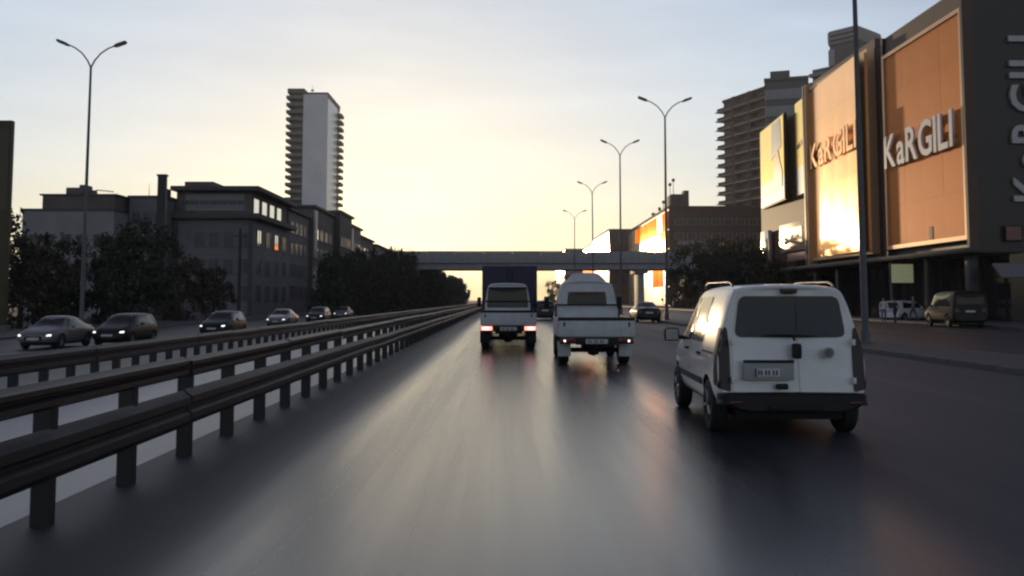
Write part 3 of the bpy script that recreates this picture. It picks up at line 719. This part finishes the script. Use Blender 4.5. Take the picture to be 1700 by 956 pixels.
# white tower
def tower():
    t = thing('tower_block', 'tall white tower with blank slab face and stacked balconies on its edges', 'tower')
    wm = mat('tower_white', (.80, .80, .81), .7, var=.08, scale=.15); dkm = mat('tower_dark', (.13, .13, .13), .7, var=.15, scale=.3)
    MB().box(-78.2, -68.7, 350, 376, GZ, 82.0).build('wall', wm, t)
    MB().box(-78.4, -68.5, 349.8, 376.2, 82.0, 82.7).build('roof', dkm, t)
    MB().box(-83.2, -78.2, 352, 374, GZ, 82.4).build('balcony_wing', dkm, t)
    MB().box(-84.6, -78.0, 350.6, 375, 82.5, 84.4).build('wing_roof', dkm, t)
    sl = MB().box(-84.9, -78.25, 349.9, 352, 0, .28).box(-84.9, -83.2, 352, 372, 0, .28).mesh('balcony', dkm)
    rl = MB().box(-84.9, -78.3, 349.9, 350.0, .28, 1.25).box(-84.9, -84.8, 350, 372, .28, 1.25).mesh('balcony_front', mat('balcony_front', (.2, .2, .2), .6))
    sr = MB().box(-68.7, -66.9, 370, 376.5, 0, 1.2).mesh('side_balcony', dkm)
    for k in range(28):
        z = 3+2.86*k
        b = link('balcony', sl, t, (0, 0, z)); link('balcony_front', rl, b)
        if z < 78: link('side_balcony', sr, t, (0, 0, z))
    MB().box(-68.698, -68.6, 350.2, 370, GZ, 80.6).build('side_face', mat('tower_side', (.85, .86, .84), .3, var=.05, scale=.2), t)  # paler, glossier sheet added so this side of the tower looks brighter
    MB().box(-68.7, -68.55, 350, 376, 80.62, 82.0).build('roof_band', dkm, t)
    MB().tube([(-76, 356, 82.7), (-76, 356, 87)], [.12, .05], 6).build('antenna', dkm, t)
    MB().box(-76.6, -75.4, 355.9, 356.1, 84.6, 85.2).build('antenna_panel', dkm, t)
tower()

# pylons and poles on the left
m_pyl = mat('pylon_brown', (.06, .045, .02), .6, var=.2)
t = thing('sign_pylon', 'tall brown sign pylon cut by the left edge of the picture', 'pylon', (ax(2, 60), 60, GZ))
MB().box(-.62, .62, -.2, .2, 0, 14.0).build('shaft', m_pyl, t, bevel=.04); MB().box(-.8, .8, -.35, .35, -.1, .4).build('plinth', M_kerb, t, bevel=.03)
MB().box(-.5, .5, -.23, -.19, 8, 13.4).build('sign_face', mat('pylon_face', (.075, .06, .03), .5), t)
t = thing('sign_pylon', 'dark square pylon rising in front of the office block', 'pylon', (ax(268, 96), 96, GZ))
MB().box(-.42, .42, -.3, .3, 0, 15.2).build('shaft', M_post, t, bevel=.04); MB().box(-.6, .6, -.5, .5, -.1, .4).build('plinth', M_kerb, t, bevel=.03); MB().box(-.5, .5, -.36, .36, 15.2, 15.4).build('cap', M_post, t)
t = thing('utility_pole', 'thin dark utility pole right of the square pylon', 'pole', (ax(399, 78), 78, GZ))
MB().tube([(0,0,-.2),(0,0,8.2)], [.16,.12], 8).build('shaft', M_post, t, smooth=40); MB().box(-.6, .6, -.05, .05, 7.5, 7.62).build('cross_arm', M_post, t)

# ------------------------------------------------------------------ overpass
br = thing('overpass', 'grey concrete overpass crossing the whole road', 'bridge', (0, 190, 2.0))
MB().box(-70, 44, .6, 10.6, 6.0, 7.4).build('girder', M_bridge, br)
seg = MB().box(0, 5.97, 0, .32, 7.3, 9.7).mesh('parapet_panel', M_bridge, bevel=.02, seg=1)
for k in range(19): link('parapet_panel', seg, br, (-70+6*k, 0, random.uniform(-.01, .01)))
MB().box(-70, 44, .32, 10.9, 7.4, 7.9).build('deck', M_bridge, br)
MB().box(-70, 44, 10.9, 11.2, 7.3, 9.7).build('far_parapet', M_bridge, br)
MB().box(-70, 44, .05, .27, 9.72, 9.85).build('coping', mat('coping', (.16, .16, .14), .7), br)
for x in (-22, 29.5):
    p = MB().box(x-.6, x+.6, 2.2, 9.0, -2.9, 5.6).build('pier', M_bridge, br, bevel=.15)
    MB().box(x-1.3, x+1.3, 1.4, 9.8, 5.2, 6.0).build('pier_cap', M_bridge, br, bevel=.08)
MB().prism([(37, -2.5), (44, -2.5), (44, 5.99), (40, 5.99)], 'y', .8, 10.4).build('abutment', M_bridge, br)
MB().prism([(-40, -.9), (-70, -.9), (-70, 6.0), (-50, 6.0)], 'y', .8, 10.4).build('abutment', M_bridge, br)

# ------------------------------------------------------------------ right side: buildings beyond the overpass
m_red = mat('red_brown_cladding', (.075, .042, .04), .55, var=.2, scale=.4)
m_facade = mat('bloom_tinted_glass', (.78, .30, .11), .1, metal=1, var=.2, scale=.3)  # orange bloom of the sun glare is put into the glass tint
MATS['bloom_tinted_glass'].node_tree.nodes['Principled BSDF'].inputs['Specular Tint'].default_value = (1, .42, .16, 1)
def glare():
    x0, x1, y0, y1, z1 = 39.5, 61.5, 214, 292, 23.4
    t = thing('glass_building', 'red brown building beyond the overpass with the sun glaring in its glass side', 'building', (x0, y0, 0), R(-1.0))
    MB().box(0, x1-x0, 0, y1-y0, -.5, z1).build('wall', m_red, t); MB().box(-.25, x1-x0+.3, -.3, y1-y0+.3, z1+.004, z1+.5).build('roof', m_roofd, t)
    nc, nr = 9, 5
    pw = (y1-y0-2)/nc; phh = (z1-.8)/nr
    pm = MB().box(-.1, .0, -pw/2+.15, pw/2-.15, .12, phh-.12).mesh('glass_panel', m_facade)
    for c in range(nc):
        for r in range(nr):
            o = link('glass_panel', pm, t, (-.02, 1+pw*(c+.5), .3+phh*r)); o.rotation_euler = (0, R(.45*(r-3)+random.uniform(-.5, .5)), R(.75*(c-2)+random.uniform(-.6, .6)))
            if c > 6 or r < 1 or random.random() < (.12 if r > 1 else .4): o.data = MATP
    MB().box(1.0, 5.2, 2, 8, z1+.5, z1+3.6).build('stair_tower', m_dk2, t); MB().box(4.2, 5.4, 3, 6, z1+3.6, z1+4.6).build('roof_hut', m_dk2, t)
    for k, (x, y, h) in enumerate(((1.0, 14, 3.5), (.8, 19, 2.2), (1.5, 24, 2.8), (.8, 31, 2.0), (2.0, 37, 2.6), (.9, 3.2, 6.6), (1.6, 2.6, 7.6))):
        MB().tube([(x, y, z1+.4), (x, y, z1+h)], [.12, .05], 6).build('antenna', m_roofd, t)
        MB().box(x-.35, x+.35, y-.1, y+.1, z1+h-.9, z1+h-.2).build('antenna_panel', m_roofd, t)
    win_grid(t, 'S', 0, 1, x1-x0-.6, 12.6, 7, 3, 3.4, 2.0, 1.5, mf=m_band)
    MB().box(2.0, 8.5, -.35, -.05, 14.6, 15.6).build('sign_board', m_band, t, bevel=.03); sb = MB().box(7.0, 15.5, -.35, -.05, 11.2, 12.1).build('sign_board', mat('sign_blue_grey', (.16, .16, .2), .4), t, bevel=.03)
    return t
MATP = MB().box(-.1, .0, -4.0, 4.0, .1, 4.4).mesh('glass_panel', mat('dark_panel', (.14, .07, .05), .4))
glare()
def strip_building(name, label, px0, px1, D0, D1, top, m, glassm, nc, nr):
    x0 = ax(px1, D0)
    t = thing(name, label, 'building', (x0, D0, 0), R(.3))
    dep = D1-D0
    MB().box(0, 12, 0, dep, -.5, top).build('wall', m, t); MB().box(-.2, 12.2, -.2, dep+.2, top+.004, top+.4).build('roof', m_roofd, t)
    pw = (dep-.6)/nc; phh = (top-1)/nr
    pm = MB().box(-.1, 0, -pw/2+.12, pw/2-.12, .1, phh-.1).mesh('glass_panel', glassm)
    for c in range(nc):
        for r in range(nr):
            o = link('glass_panel', pm, t, (-.02, .3+pw*(c+.5), .6+phh*r)); o.rotation_euler = (0, 0, R(random.uniform(-.5, .5)))
    win_grid(t, 'S', 0, .5, 11.5, 1.5, 4, max(2, int(top/3.4)-1), 3.4, 1.6, 1.9)
    return t
strip_building('glass_building', 'slim building left of the glare, its white side shining above and below the overpass', 985, 1012, 300, 352, 24.8, m_red, mat('pale_mirror_glass', (.9, .86, .84), .12, metal=1, var=.05), 3, 4)
strip_building('street_building', 'far reddish building just above the overpass left of the shining one', 955, 985, 420, 470, 27.5, m_red, m_facade, 4, 4)
strip_building('street_building', 'lowest far building above the overpass, right of the lamps row end', 905, 938, 560, 650, 33.0, m_dk2, M_winglass, 4, 5)

# apartment tower behind the mall
def apartments():
    wm = mat('apartment_dark', (.06, .055, .06), .75, var=.15, scale=.2); sm = mat('apartment_slab', (.55, .52, .5), .7, var=.12, scale=.3)
    t = thing('apartment_tower', 'tall apartment tower with rows of balconies behind the mall', 'tower', (73.6, 300, 0), R(-68.6))
    # local: +x runs along the facade towards the near end, -y is the facade side
    Lf = 31; H = 67.5
    MB().box(1.2, Lf, 0, 18, 0, H).build('wall', wm, t); MB().box(.8, Lf+.3, -.3, 18.3, H, H+.9).build('roof', wm, t)
    for x in (8.6, 17.0, 25.4): MB().box(x-.55, x+.55, -1.7, .2, 0, H+.5).build('fin', wm, t)
    sl = MB().box(0, 7.7, -2.0, -.02, 0, .3).mesh('balcony', sm); fr = MB().box(0, 7.7, -2.0, -1.9, .3, 1.15).mesh('balcony_front', wm)
    e = MB().box(-.9, 1.2, -2.0, 6, 0, .3).mesh('end_balcony', sm)
    dm = window_mesh(5.2, 2.1, M_winglass, M_winframe, 2)
    for k in range(21):
        z = 3.1*k+2.2
        for j, x in enumerate((.2, 9.3, 17.7)):
            b = link('balcony', sl, t, (x, 0, z)); link('balcony_front', fr, b); link('window', dm, t, (x+3.9, 0, z+.4))
        link('end_balcony', e, t, (0, 0, z))
    return t
apartments()
def apartments2():
    wm = mat('apartment_grey', (.16, .16, .17), .7, var=.15, scale=.2); sm = mat('apartment_pale', (.30, .30, .31), .6, var=.1, scale=.3)
    t = thing('apartment_tower', 'taller apartment block with rounded roof room, rising above the orange panels', 'tower', (87.0, 262, 0), R(-50))
    H = 63
    MB().box(0, 18, 0, 16, 0, H).build('wall', wm, t)
    for k in range(19):
        z = 3.1*k+4
        MB().box(-.3, 18.2, -1.6, -.02, z, z+1.2).build('balcony', sm, t)
    MB().box(4.5, 18, .5, 16, H, H+5.5).build('upper_wall', wm, t)
    for k in range(2): MB().box(4.2, 18.2, -1.0, .48, H+.5+2.6*k, H+1.5+2.6*k).build('balcony', sm, t)
    ph = MB().box(9.6, 18, 1.5, 14, H+5.5, H+11.4).build('roof_storey', wm, t)
    MB().box(9.4, 11.2, 1.0, 1.45, H+5.8, H+10.4).build('window', m_light, ph)
    MB().box(9.0, 18.6, .8, 15, H+11.4, H+16.0).build('roof_room', sm, t, bevel=1.1, seg=3)
    for z in (H+12.6, H+14.0): MB().box(10.2, 17.6, .7, .78, z, z+.35).build('louvre', M_black, t)
    return t
apartments2()
t = thing('office_tower', 'grey banded block between the apartment tower and the mall posters', 'building', (ax(1278, 190), 190, 0), R(-18))
gm = mat('grey_band_dark', (.10, .11, .12), .5, var=.1); gl = mat('grey_band_pale', (.27, .29, .30), .45, var=.1)
MB().box(0, 8.5, 0, 14, 0, 48.2).build('wall', gm, t); MB().box(-.3, 8.8, -.3, 14.3, 48.2, 48.8).build('roof', gm, t)
for k in range(13):
    z = 45.0-3.6*k
    if z > 2: MB().box(-.15, 8.65, -.18, -.004, z-.9, z+1.3).build('pale_band', gl, t, bevel=.03); MB().box(-.18, -.004, -.15, 14, z-.9, z+1.3).build('pale_band', gl, t, bevel=.03)
MB().box(1, 5, .5, 5, 48.8, 50.4).build('roof_hut', gm, t)

# ------------------------------------------------------------------ the mall on the right
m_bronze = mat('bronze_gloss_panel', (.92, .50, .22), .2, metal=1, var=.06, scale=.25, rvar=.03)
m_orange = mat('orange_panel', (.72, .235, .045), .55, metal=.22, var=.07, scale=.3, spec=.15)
m_frame = mat('panel_frame', (.62, .38, .22), .4, metal=.4, var=.06)
m_blk = mat('black_cladding', (.018, .016, .020), .45, var=.2, scale=.4)
m_brn = mat('mall_brown_wall', (.085, .045, .038), .6, var=.18, scale=.4)
m_ltr = mat('white_letters', (.86, .84, .86), .45, var=.05)
m_ltr2 = mat('bronze_letters', (.84, .46, .21), .22, metal=1, var=.1)
m_shop = mat('shop_glass', (.03, .028, .032), .1, var=.2, scale=.4, spec=.6)
mall = thing('shopping_mall', 'dark shopping mall with huge orange side panels along the road', 'mall', (30, 0, 0))
X = 0.0   # local: road-side face at x=0
MB().box(.5, 34, 57.4, 70.2, 4.9, 22.0).build('black_block', m_blk, mall)
MB().box(.7, 33, 70.2, 72.6, 4.9, 20.5).build('recess_wall', m_brn, mall)
MB().box(.5, 33, 72.6, 87.4, 4.9, 23.0).build('middle_block', m_brn, mall)
MB().box(.5, 33, 87.4, 106, 4.0, 21.0).build('far_block', m_brn, mall)
MB().box(3.0, 33, 58.5, 106, -.2, 4.9).build('ground_storey', m_shop, mall)
MB().box(-.6, 3.2, 57.2, 106.2, 4.55, 4.9).build('canopy', m_blk, mall, bevel=.05)
for k in range(9):
    c = MB().box(.4, 1.0, 58.6+5.8*k, 59.2+5.8*k, -.2, 4.55).build('column', m_blk, mall, bevel=.04)
for k in range(16):   # shop front panes
    MB().box(2.9, 3.0, 59+2.9*k, 61.7+2.9*k, .4, 3.9).build('shop_pane', m_shop, mall); MB().box(2.86, 3.02, 61.7+2.9*k, 61.9+2.9*k, 0, 4.2).build('mullion', M_black, mall)
def big_panel(ya, yb, za, zb, nu, nv, m, name, skew=0.0):
    f = MB(); e = .28
    f.box(-.14, .5, ya, yb, za, za+e); f.box(-.14, .5, ya, yb, zb-e, zb); f.box(-.14, .5, ya, ya+e, za+e, zb-e); f.box(-.14, .5, yb-e, yb, za+e, zb-e)
    fo = f.build('panel_frame', m_frame, mall)
    du = (yb-ya-2*e)/nu; dv = (zb-za-2*e)/nv
    me = MB().prism([(skew*du, .003), (.45, .003), (.45, du-.003), (0, du-.003)][::1], 'z', .003, dv-.003).mesh(name, m) if False else MB().add([(-skew*du, .003, .003), (.45, .003, .003), (.45, du-.003, .003), (0, du-.003, .003), (-skew*du, .003, dv-.003), (.45, .003, dv-.003), (.45, du-.003, dv-.003), (0, du-.003, dv-.003)], [(0,3,2,1),(4,5,6,7),(0,1,5,4),(1,2,6,5),(2,3,7,6),(3,0,4,7)]).mesh(name, m)
    for i in range(nu):
        for j in range(nv):
            link(name, me, mall, (random.uniform(-.002, .002)-skew*du*(nu-1-i), ya+e+du*i, za+e+dv*j))
big_panel(57.65, 69.9, 5.45, 20.7, 4, 5, m_orange, 'cladding_panel')
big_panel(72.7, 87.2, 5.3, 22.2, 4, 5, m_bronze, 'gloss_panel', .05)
MB().box(-.5, .6, 87.35, 87.75, 4.6, 22.6).build('fin', m_blk, mall); MB().box(-.45, .5, 86.95, 87.2, 4.9, 22.6).build('fin', m_frame, mall)
MB().box(-.2, .5, 57.3, 57.6, 4.9, 22.2).build('corner_trim', m_brn, mall); MB().box(.0, .5, 70.0, 70.3, 4.9, 22.2).build('corner_trim', m_blk, mall)
MB().box(.2, .5, 57.65, 69.9, 20.72, 22.2).build('parapet', m_brn, mall)
MB().box(-.02, .0, 62.6, 63.1, 5.75, 6.7).build('vent', M_black, mall)
# sign on the orange panel: letters stand proud on pins
sg = thing('mall_sign', 'KARGILI in white raised letters on the orange panel', 'sign', (29.72, 69.4, 11.75), R(-90))
# local x runs towards the viewer along -y world, facing -x world
ls, wl = letters('KaRGILI', sg, m_ltr, 3.5, .16, .62, .35)
k = 10.9/wl
for o in ls: o.location.x *= k; o.scale.x = k
for o in ls: MB().tube([(.25, .06, .6), (.25, .27, .6)], .04, 5).build('pin', M_black, o)
sg2 = thing('mall_sign', 'bronze lettering on the glossy middle panel behind the lamp post', 'sign', (29.78, 86.6, 14.2), R(-92.9))
ls, wl = letters('KaRGILI', sg2, m_ltr2, 3.2, .07, .62, .35)
k = 13.4/wl
for o in ls: o.location.x *= k; o.scale.x = k
sg3 = thing('mall_sign', 'KARGILI in white letters running up the black end wall', 'sign', (34.75, 57.25, 7.85))
sg3.rotation_euler = (0, R(-90), 0)
ls, wl = letters('KaRGILI', sg3, mat('grey_letters', (.5, .49, .5), .5), 2.9, .2, .8, .9)
k = 11.2/wl
for o in ls: o.location.x *= k; o.scale.x = k
# posters on the far block
m_post1 = mat('poster_sheet', (.95, .66, .12), .16, metal=.85, var=.12, scale=.35); m_post2 = mat('poster_white', (.85, .78, .72), .14, metal=.85, var=.08, scale=.3)
m_fig = mat('poster_figure', (.36, .2, .12), .4, var=.35, scale=.8); m_pg = mat('poster_grey', (.38, .37, .33), .25, metal=.6, var=.2, scale=.5)
def poster(label, ya, yb, za, zb):
    t = thing('poster', label, 'billboard', (30.1, yb, 0), R(-3.4))
    w_ = yb-ya; dz = zb-za
    MB().box(.2, .49, -w_, 0, za, zb).build('backing', M_black, t)
    MB().box(.12, .2, -w_+.15, -.15, za+dz*.30, zb-.15).build('sheet', m_post1, t); MB().box(.12, .2, -w_+.15, -.15, za+.15, za+dz*.30).build('lower_sheet', m_post2, t)
    return t
p1 = poster('large yellow poster with a brown figure, farther of two on the mall', 94.0, 105.0, 12.1, 21.3)
MB().prism([(-10.0, 13.6), (-6.6, 13.8), (-6.2, 15.4), (-7.0, 16.6), (-7.6, 17.6), (-8.6, 17.7), (-9.2, 16.6), (-10.2, 15.2)], 'x', .07, .13).build('figure', m_fig, p1)
MB().prism([(-10.0, 17.9), (-5.4, 17.0), (-5.8, 21.0), (-9.6, 21.0)], 'x', .09, .125).build('grey_field', m_pg, p1)
MB().box(.10, .125, -10.1, -8.4, 12.5, 13.2).build('caption', m_pg, p1)
p2 = poster('narrow yellow and white poster nearer the glossy panel', 88.2, 92.3, 12.1, 21.9)
MB().prism([(-2.7, 17.2), (-.7, 16.9), (-.5, 17.3), (-2.5, 17.7)], 'x', .09, .125).build('branch_figure', m_fig, p2)
# shop sign and lit bits under the posters
ss = thing('shop_sign', 'cream and pink lit sign board under the posters', 'sign', (29.9, 0, 0))
m_ss = mat('sign_cream', (.8, .62, .4), .25, metal=.5, var=.2, scale=.6)
MB().box(.1, .5, 89.0, 97.5, 6.6, 9.6).build('board', m_ss, ss, bevel=.05); MB().box(.02, .1, 90, 93.5, 7.4, 9.0).build('caption', m_fig, ss); MB().box(.1, .6, 89, 95, 5.6, 6.4).build('lower_board', mat('sign_pink', (.75, .42, .36), .3, metal=.4, var=.15), ss, bevel=.04)
ss = thing('shop_sign', 'small bright vertical sign at the far end of the mall', 'sign', (29.9, 0, 0))
MB().box(-.1, .4, 101.2, 104.0, 5.2, 9.4).build('board', mat('sign_white', (.9, .82, .76), .15, metal=.8, var=.08), ss, bevel=.05); MB().box(.4, .6, 102, 103, 5.6, 9).build('bracket', M_black, ss)
ss = thing('light_box', 'pale green lit sign panel under the orange panel', 'sign', (28.4, 66, 2.75))
MB().box(0, 1.75, 0, .25, 0, 1.5).build('case', M_black, ss, bevel=.02); MB().box(.07, 1.68, -.02, .0, .07, 1.43).build('face', mat('light_box_face', (.35, .36, .22), .5, emit=.12, ecol=(.9, .95, .55), var=.15, scale=2), ss); MB().tube([(.2, .12, -2.7), (.2, .12, 0)], .05, 6).build('post', M_black, ss)
ss = thing('shop_awning', 'grey shop awning on the black end wall at the right edge', 'awning', (31.2, 57.2, 3.0))
MB().prism([(-1.1, 0), (0, .9), (.1, .9), (.1, .75), (-1.0, -.1)], 'x', 0, 2.4).build('cover', mat('awning_grey', (.22, .2, .22), .6), ss)
for x in (.05, 2.35): MB().tube([(x, .1, .1), (x, -1.0, -.02)], .03, 5).build('arm', M_black, ss)
ss = thing('wall_sign', 'small dull red sign box on the black end wall', 'sign', (32.0, 57.1, 5.3))
MB().box(0, 1.1, 0, .28, 0, 1.0).build('case', M_black, ss, bevel=.03); MB().box(.08, 1.02, -.02, 0, .08, .92).build('face', mat('sign_dull_red', (.2, .09, .08), .5, var=.2), ss)

# ------------------------------------------------------------------ people on the pavement
def person(label, loc, rz, top, trouser, stride=.25, h=1.72, hair=(.02, .015, .012)):
    k = h/1.72
    V = [(0,0,.93),(0,0,1.12),(0,.01,1.32),(0,0,1.45),(0,.0,1.53),(0,.015,1.61),(0,.01,1.69),
         (.18,0,1.41),(.24,-.06,1.15),(.25,.06,.92),(.25,.10,.82), (-.18,0,1.41),(-.24,.06,1.15),(-.25,.14,.92),(-.25,.18,.82),
         (.10,0,.88),(.10,stride*.55,.50),(.10,stride*.8,.09),(.10,stride*.8+.13,.04), (-.10,0,.88),(-.10,-stride*.3,.50),(-.10,-stride,.11),(-.10,-stride+.12,.04)]
    Ed = [(0,1),(1,2),(2,3),(3,4),(4,5),(5,6),(2,7),(7,8),(8,9),(9,10),(2,11),(11,12),(12,13),(13,14),(0,15),(15,16),(16,17),(17,18),(0,19),(19,20),(20,21),(21,22)]
    Rr = [(.15,.11),(.13,.10),(.16,.11),(.07,.07),(.055,.06),(.075,.095),(.06,.08),(.065,.065),(.048,.048),(.038,.038),(.03,.045),(.065,.065),(.048,.048),(.038,.038),(.03,.045),
          (.095,.1),(.062,.065),(.045,.05),(.04,.035),(.095,.1),(.062,.065),(.045,.05),(.04,.035)]
    me = bpy.data.meshes.new('body'); me.from_pydata([tuple(c*k for c in v) for v in V], Ed, [])
    t = thing('person', label, 'person', loc, rz, 'people on the mall pavement')
    o = link('body', me)
    o.modifiers.new('k', 'SKIN'); sm = o.modifiers.new('s', 'SUBSURF'); sm.levels = 2; sm.render_levels = 2
    for i, r in enumerate(Rr): me.skin_vertices[0].data[i].radius = (r[0]*k, r[1]*k)
    me.skin_vertices[0].data[0].use_root = True
    bake(o); o.parent = t
    skin = mat('skin', (.4, .24, .17), .6); hm = mat('hair_dark', hair, .7)
    for m in (top, trouser, skin, hm, M_black): o.data.materials.append(m)
    for p in o.data.polygons:
        c = p.center/k
        p.material_index = 4 if c.z < .09 else 1 if c.z < .95 and abs(c.x) < .2 else 2 if (c.z > 1.47 or c.z < .9) else 0
        if c.z > 1.47 and (c.z > 1.68 or c.y < -.01 and c.z > 1.56): p.material_index = 3
        p.use_smooth = True
    return t
c_w = mat('white_shirt', (.6, .58, .55), .8); c_d = mat('dark_clothes', (.03, .03, .04), .8); c_g = mat('grey_clothes', (.14, .14, .16), .8); c_b = mat('blue_jeans', (.06, .07, .12), .8)
person('pedestrian in pale shirt beside the nearest lamp post', (25.3, 60.0, 0), R(160), c_w, c_g)
person('pedestrian in dark clothes right of the pale shirted one', (26.4, 60.8, 0), R(20), c_d, c_d, .2, 1.66)
person('pedestrian in grey top by the white parked car', (28.2, 62.0, .13), R(80), c_g, c_b, .3, 1.70)

# ------------------------------------------------------------------ trees
LG = 'trees along the left pavement'
for px, D, ztop, wd, k, lb in (
    (-30, 66, 9.2, 7, 0, 'dark tree at the left edge under the brown pylon'),
    (40, 74, 8.0, 7.5, 1, 'low dark tree below the pale building, left of the lamp'),
    (98, 80, 8.0, 7, 0, 'dark tree just left of the lone lamp post'),
    (178, 84, 8.2, 6.5, 2, 'dark tree directly right of the lone lamp post'),
    (238, 80, 9.3, 7.8, 0, 'largest round dark tree in front of the office block'),
    (300, 90, 8.0, 6.2, 3, 'thin crowned tree at the corner of the office block'),
    (358, 104, 6.4, 5, 1, 'small tree in front of the office block wall')):
    tree(lb, ax(px, D), D, -.5, ztop, wd, k, LG, low=.9)
WORDS = ['shrubby nearest tree', 'second tree', 'third tree', 'fourth tree', 'fifth tree', 'sixth tree', 'seventh tree', 'eighth tree', 'ninth tree', 'tallest last tree']
for k_ in range(10):
    D = 112+8.2*k_
    tree(WORDS[k_]+' of the dark row on the left before the overpass', -20.6+.16*k_, D, -.5, 8.6+.5*k_, 6.4, k_ % 4, 'trees in the strip before the overpass', low=1.5)
for k_, D in enumerate(range(208, 420, 15)):
    tree('tree in the dark row receding beyond the overpass on the left', -19.6+random.uniform(-.5, .5), D, -.5, 12.2+random.uniform(-.9, .9), 8.5, k_ % 4, 'trees beyond the overpass', low=1.5)
for px, D, h, wd, k, lb in ((1232, 104, 9.0, 6.5, 0, 'dark tree left of the mall, tallest of three'), (1288, 98, 6.4, 6, 1, 'dark tree under the shop sign'), (1335, 92, 5.8, 5.5, 2, 'dark bushy tree under the glossy panel'),
                            (1182, 120, 8.0, 6.5, 3, 'loose dark tree before the overpass on the right'), (1146, 165, 12.5, 9, 0, 'broad dark tree hiding the right end of the overpass'), (1196, 160, 13.0, 9, 2, 'tall dark tree before the brown building on the right')):
    tree(lb, ax(px, D), D, .1, h, wd, k, 'trees by the mall', low=1.2)
for px, D, h, wd, k, lb in ((918, 330, 9, 7, 0, 'far tree seen under the overpass, left one'), (944, 300, 10, 7, 2, 'far tree seen under the overpass, right one')):
    tree(lb, ax(px, D), D, 0, h, wd, k, None, low=1)

# ------------------------------------------------------------------ evening haze
hz = tag(MB().box(-4100, 4100, -560, 6100, -2.0, 93).build('haze', M_earth), kind='stuff')
hm = bpy.data.materials.new('haze_air'); hm.use_nodes = True; hn = hm.node_tree.nodes
hn.remove(hn['Principled BSDF']); pv = hn.new('ShaderNodeVolumePrincipled')
pv.inputs['Density'].default_value = .00022; pv.inputs['Anisotropy'].default_value = .35; pv.inputs['Color'].default_value = (.95, .92, .92, 1)
hm.node_tree.links.new(pv.outputs[0], hn['Material Output'].inputs['Volume'])
hz.data.materials.clear(); hz.data.materials.append(hm)
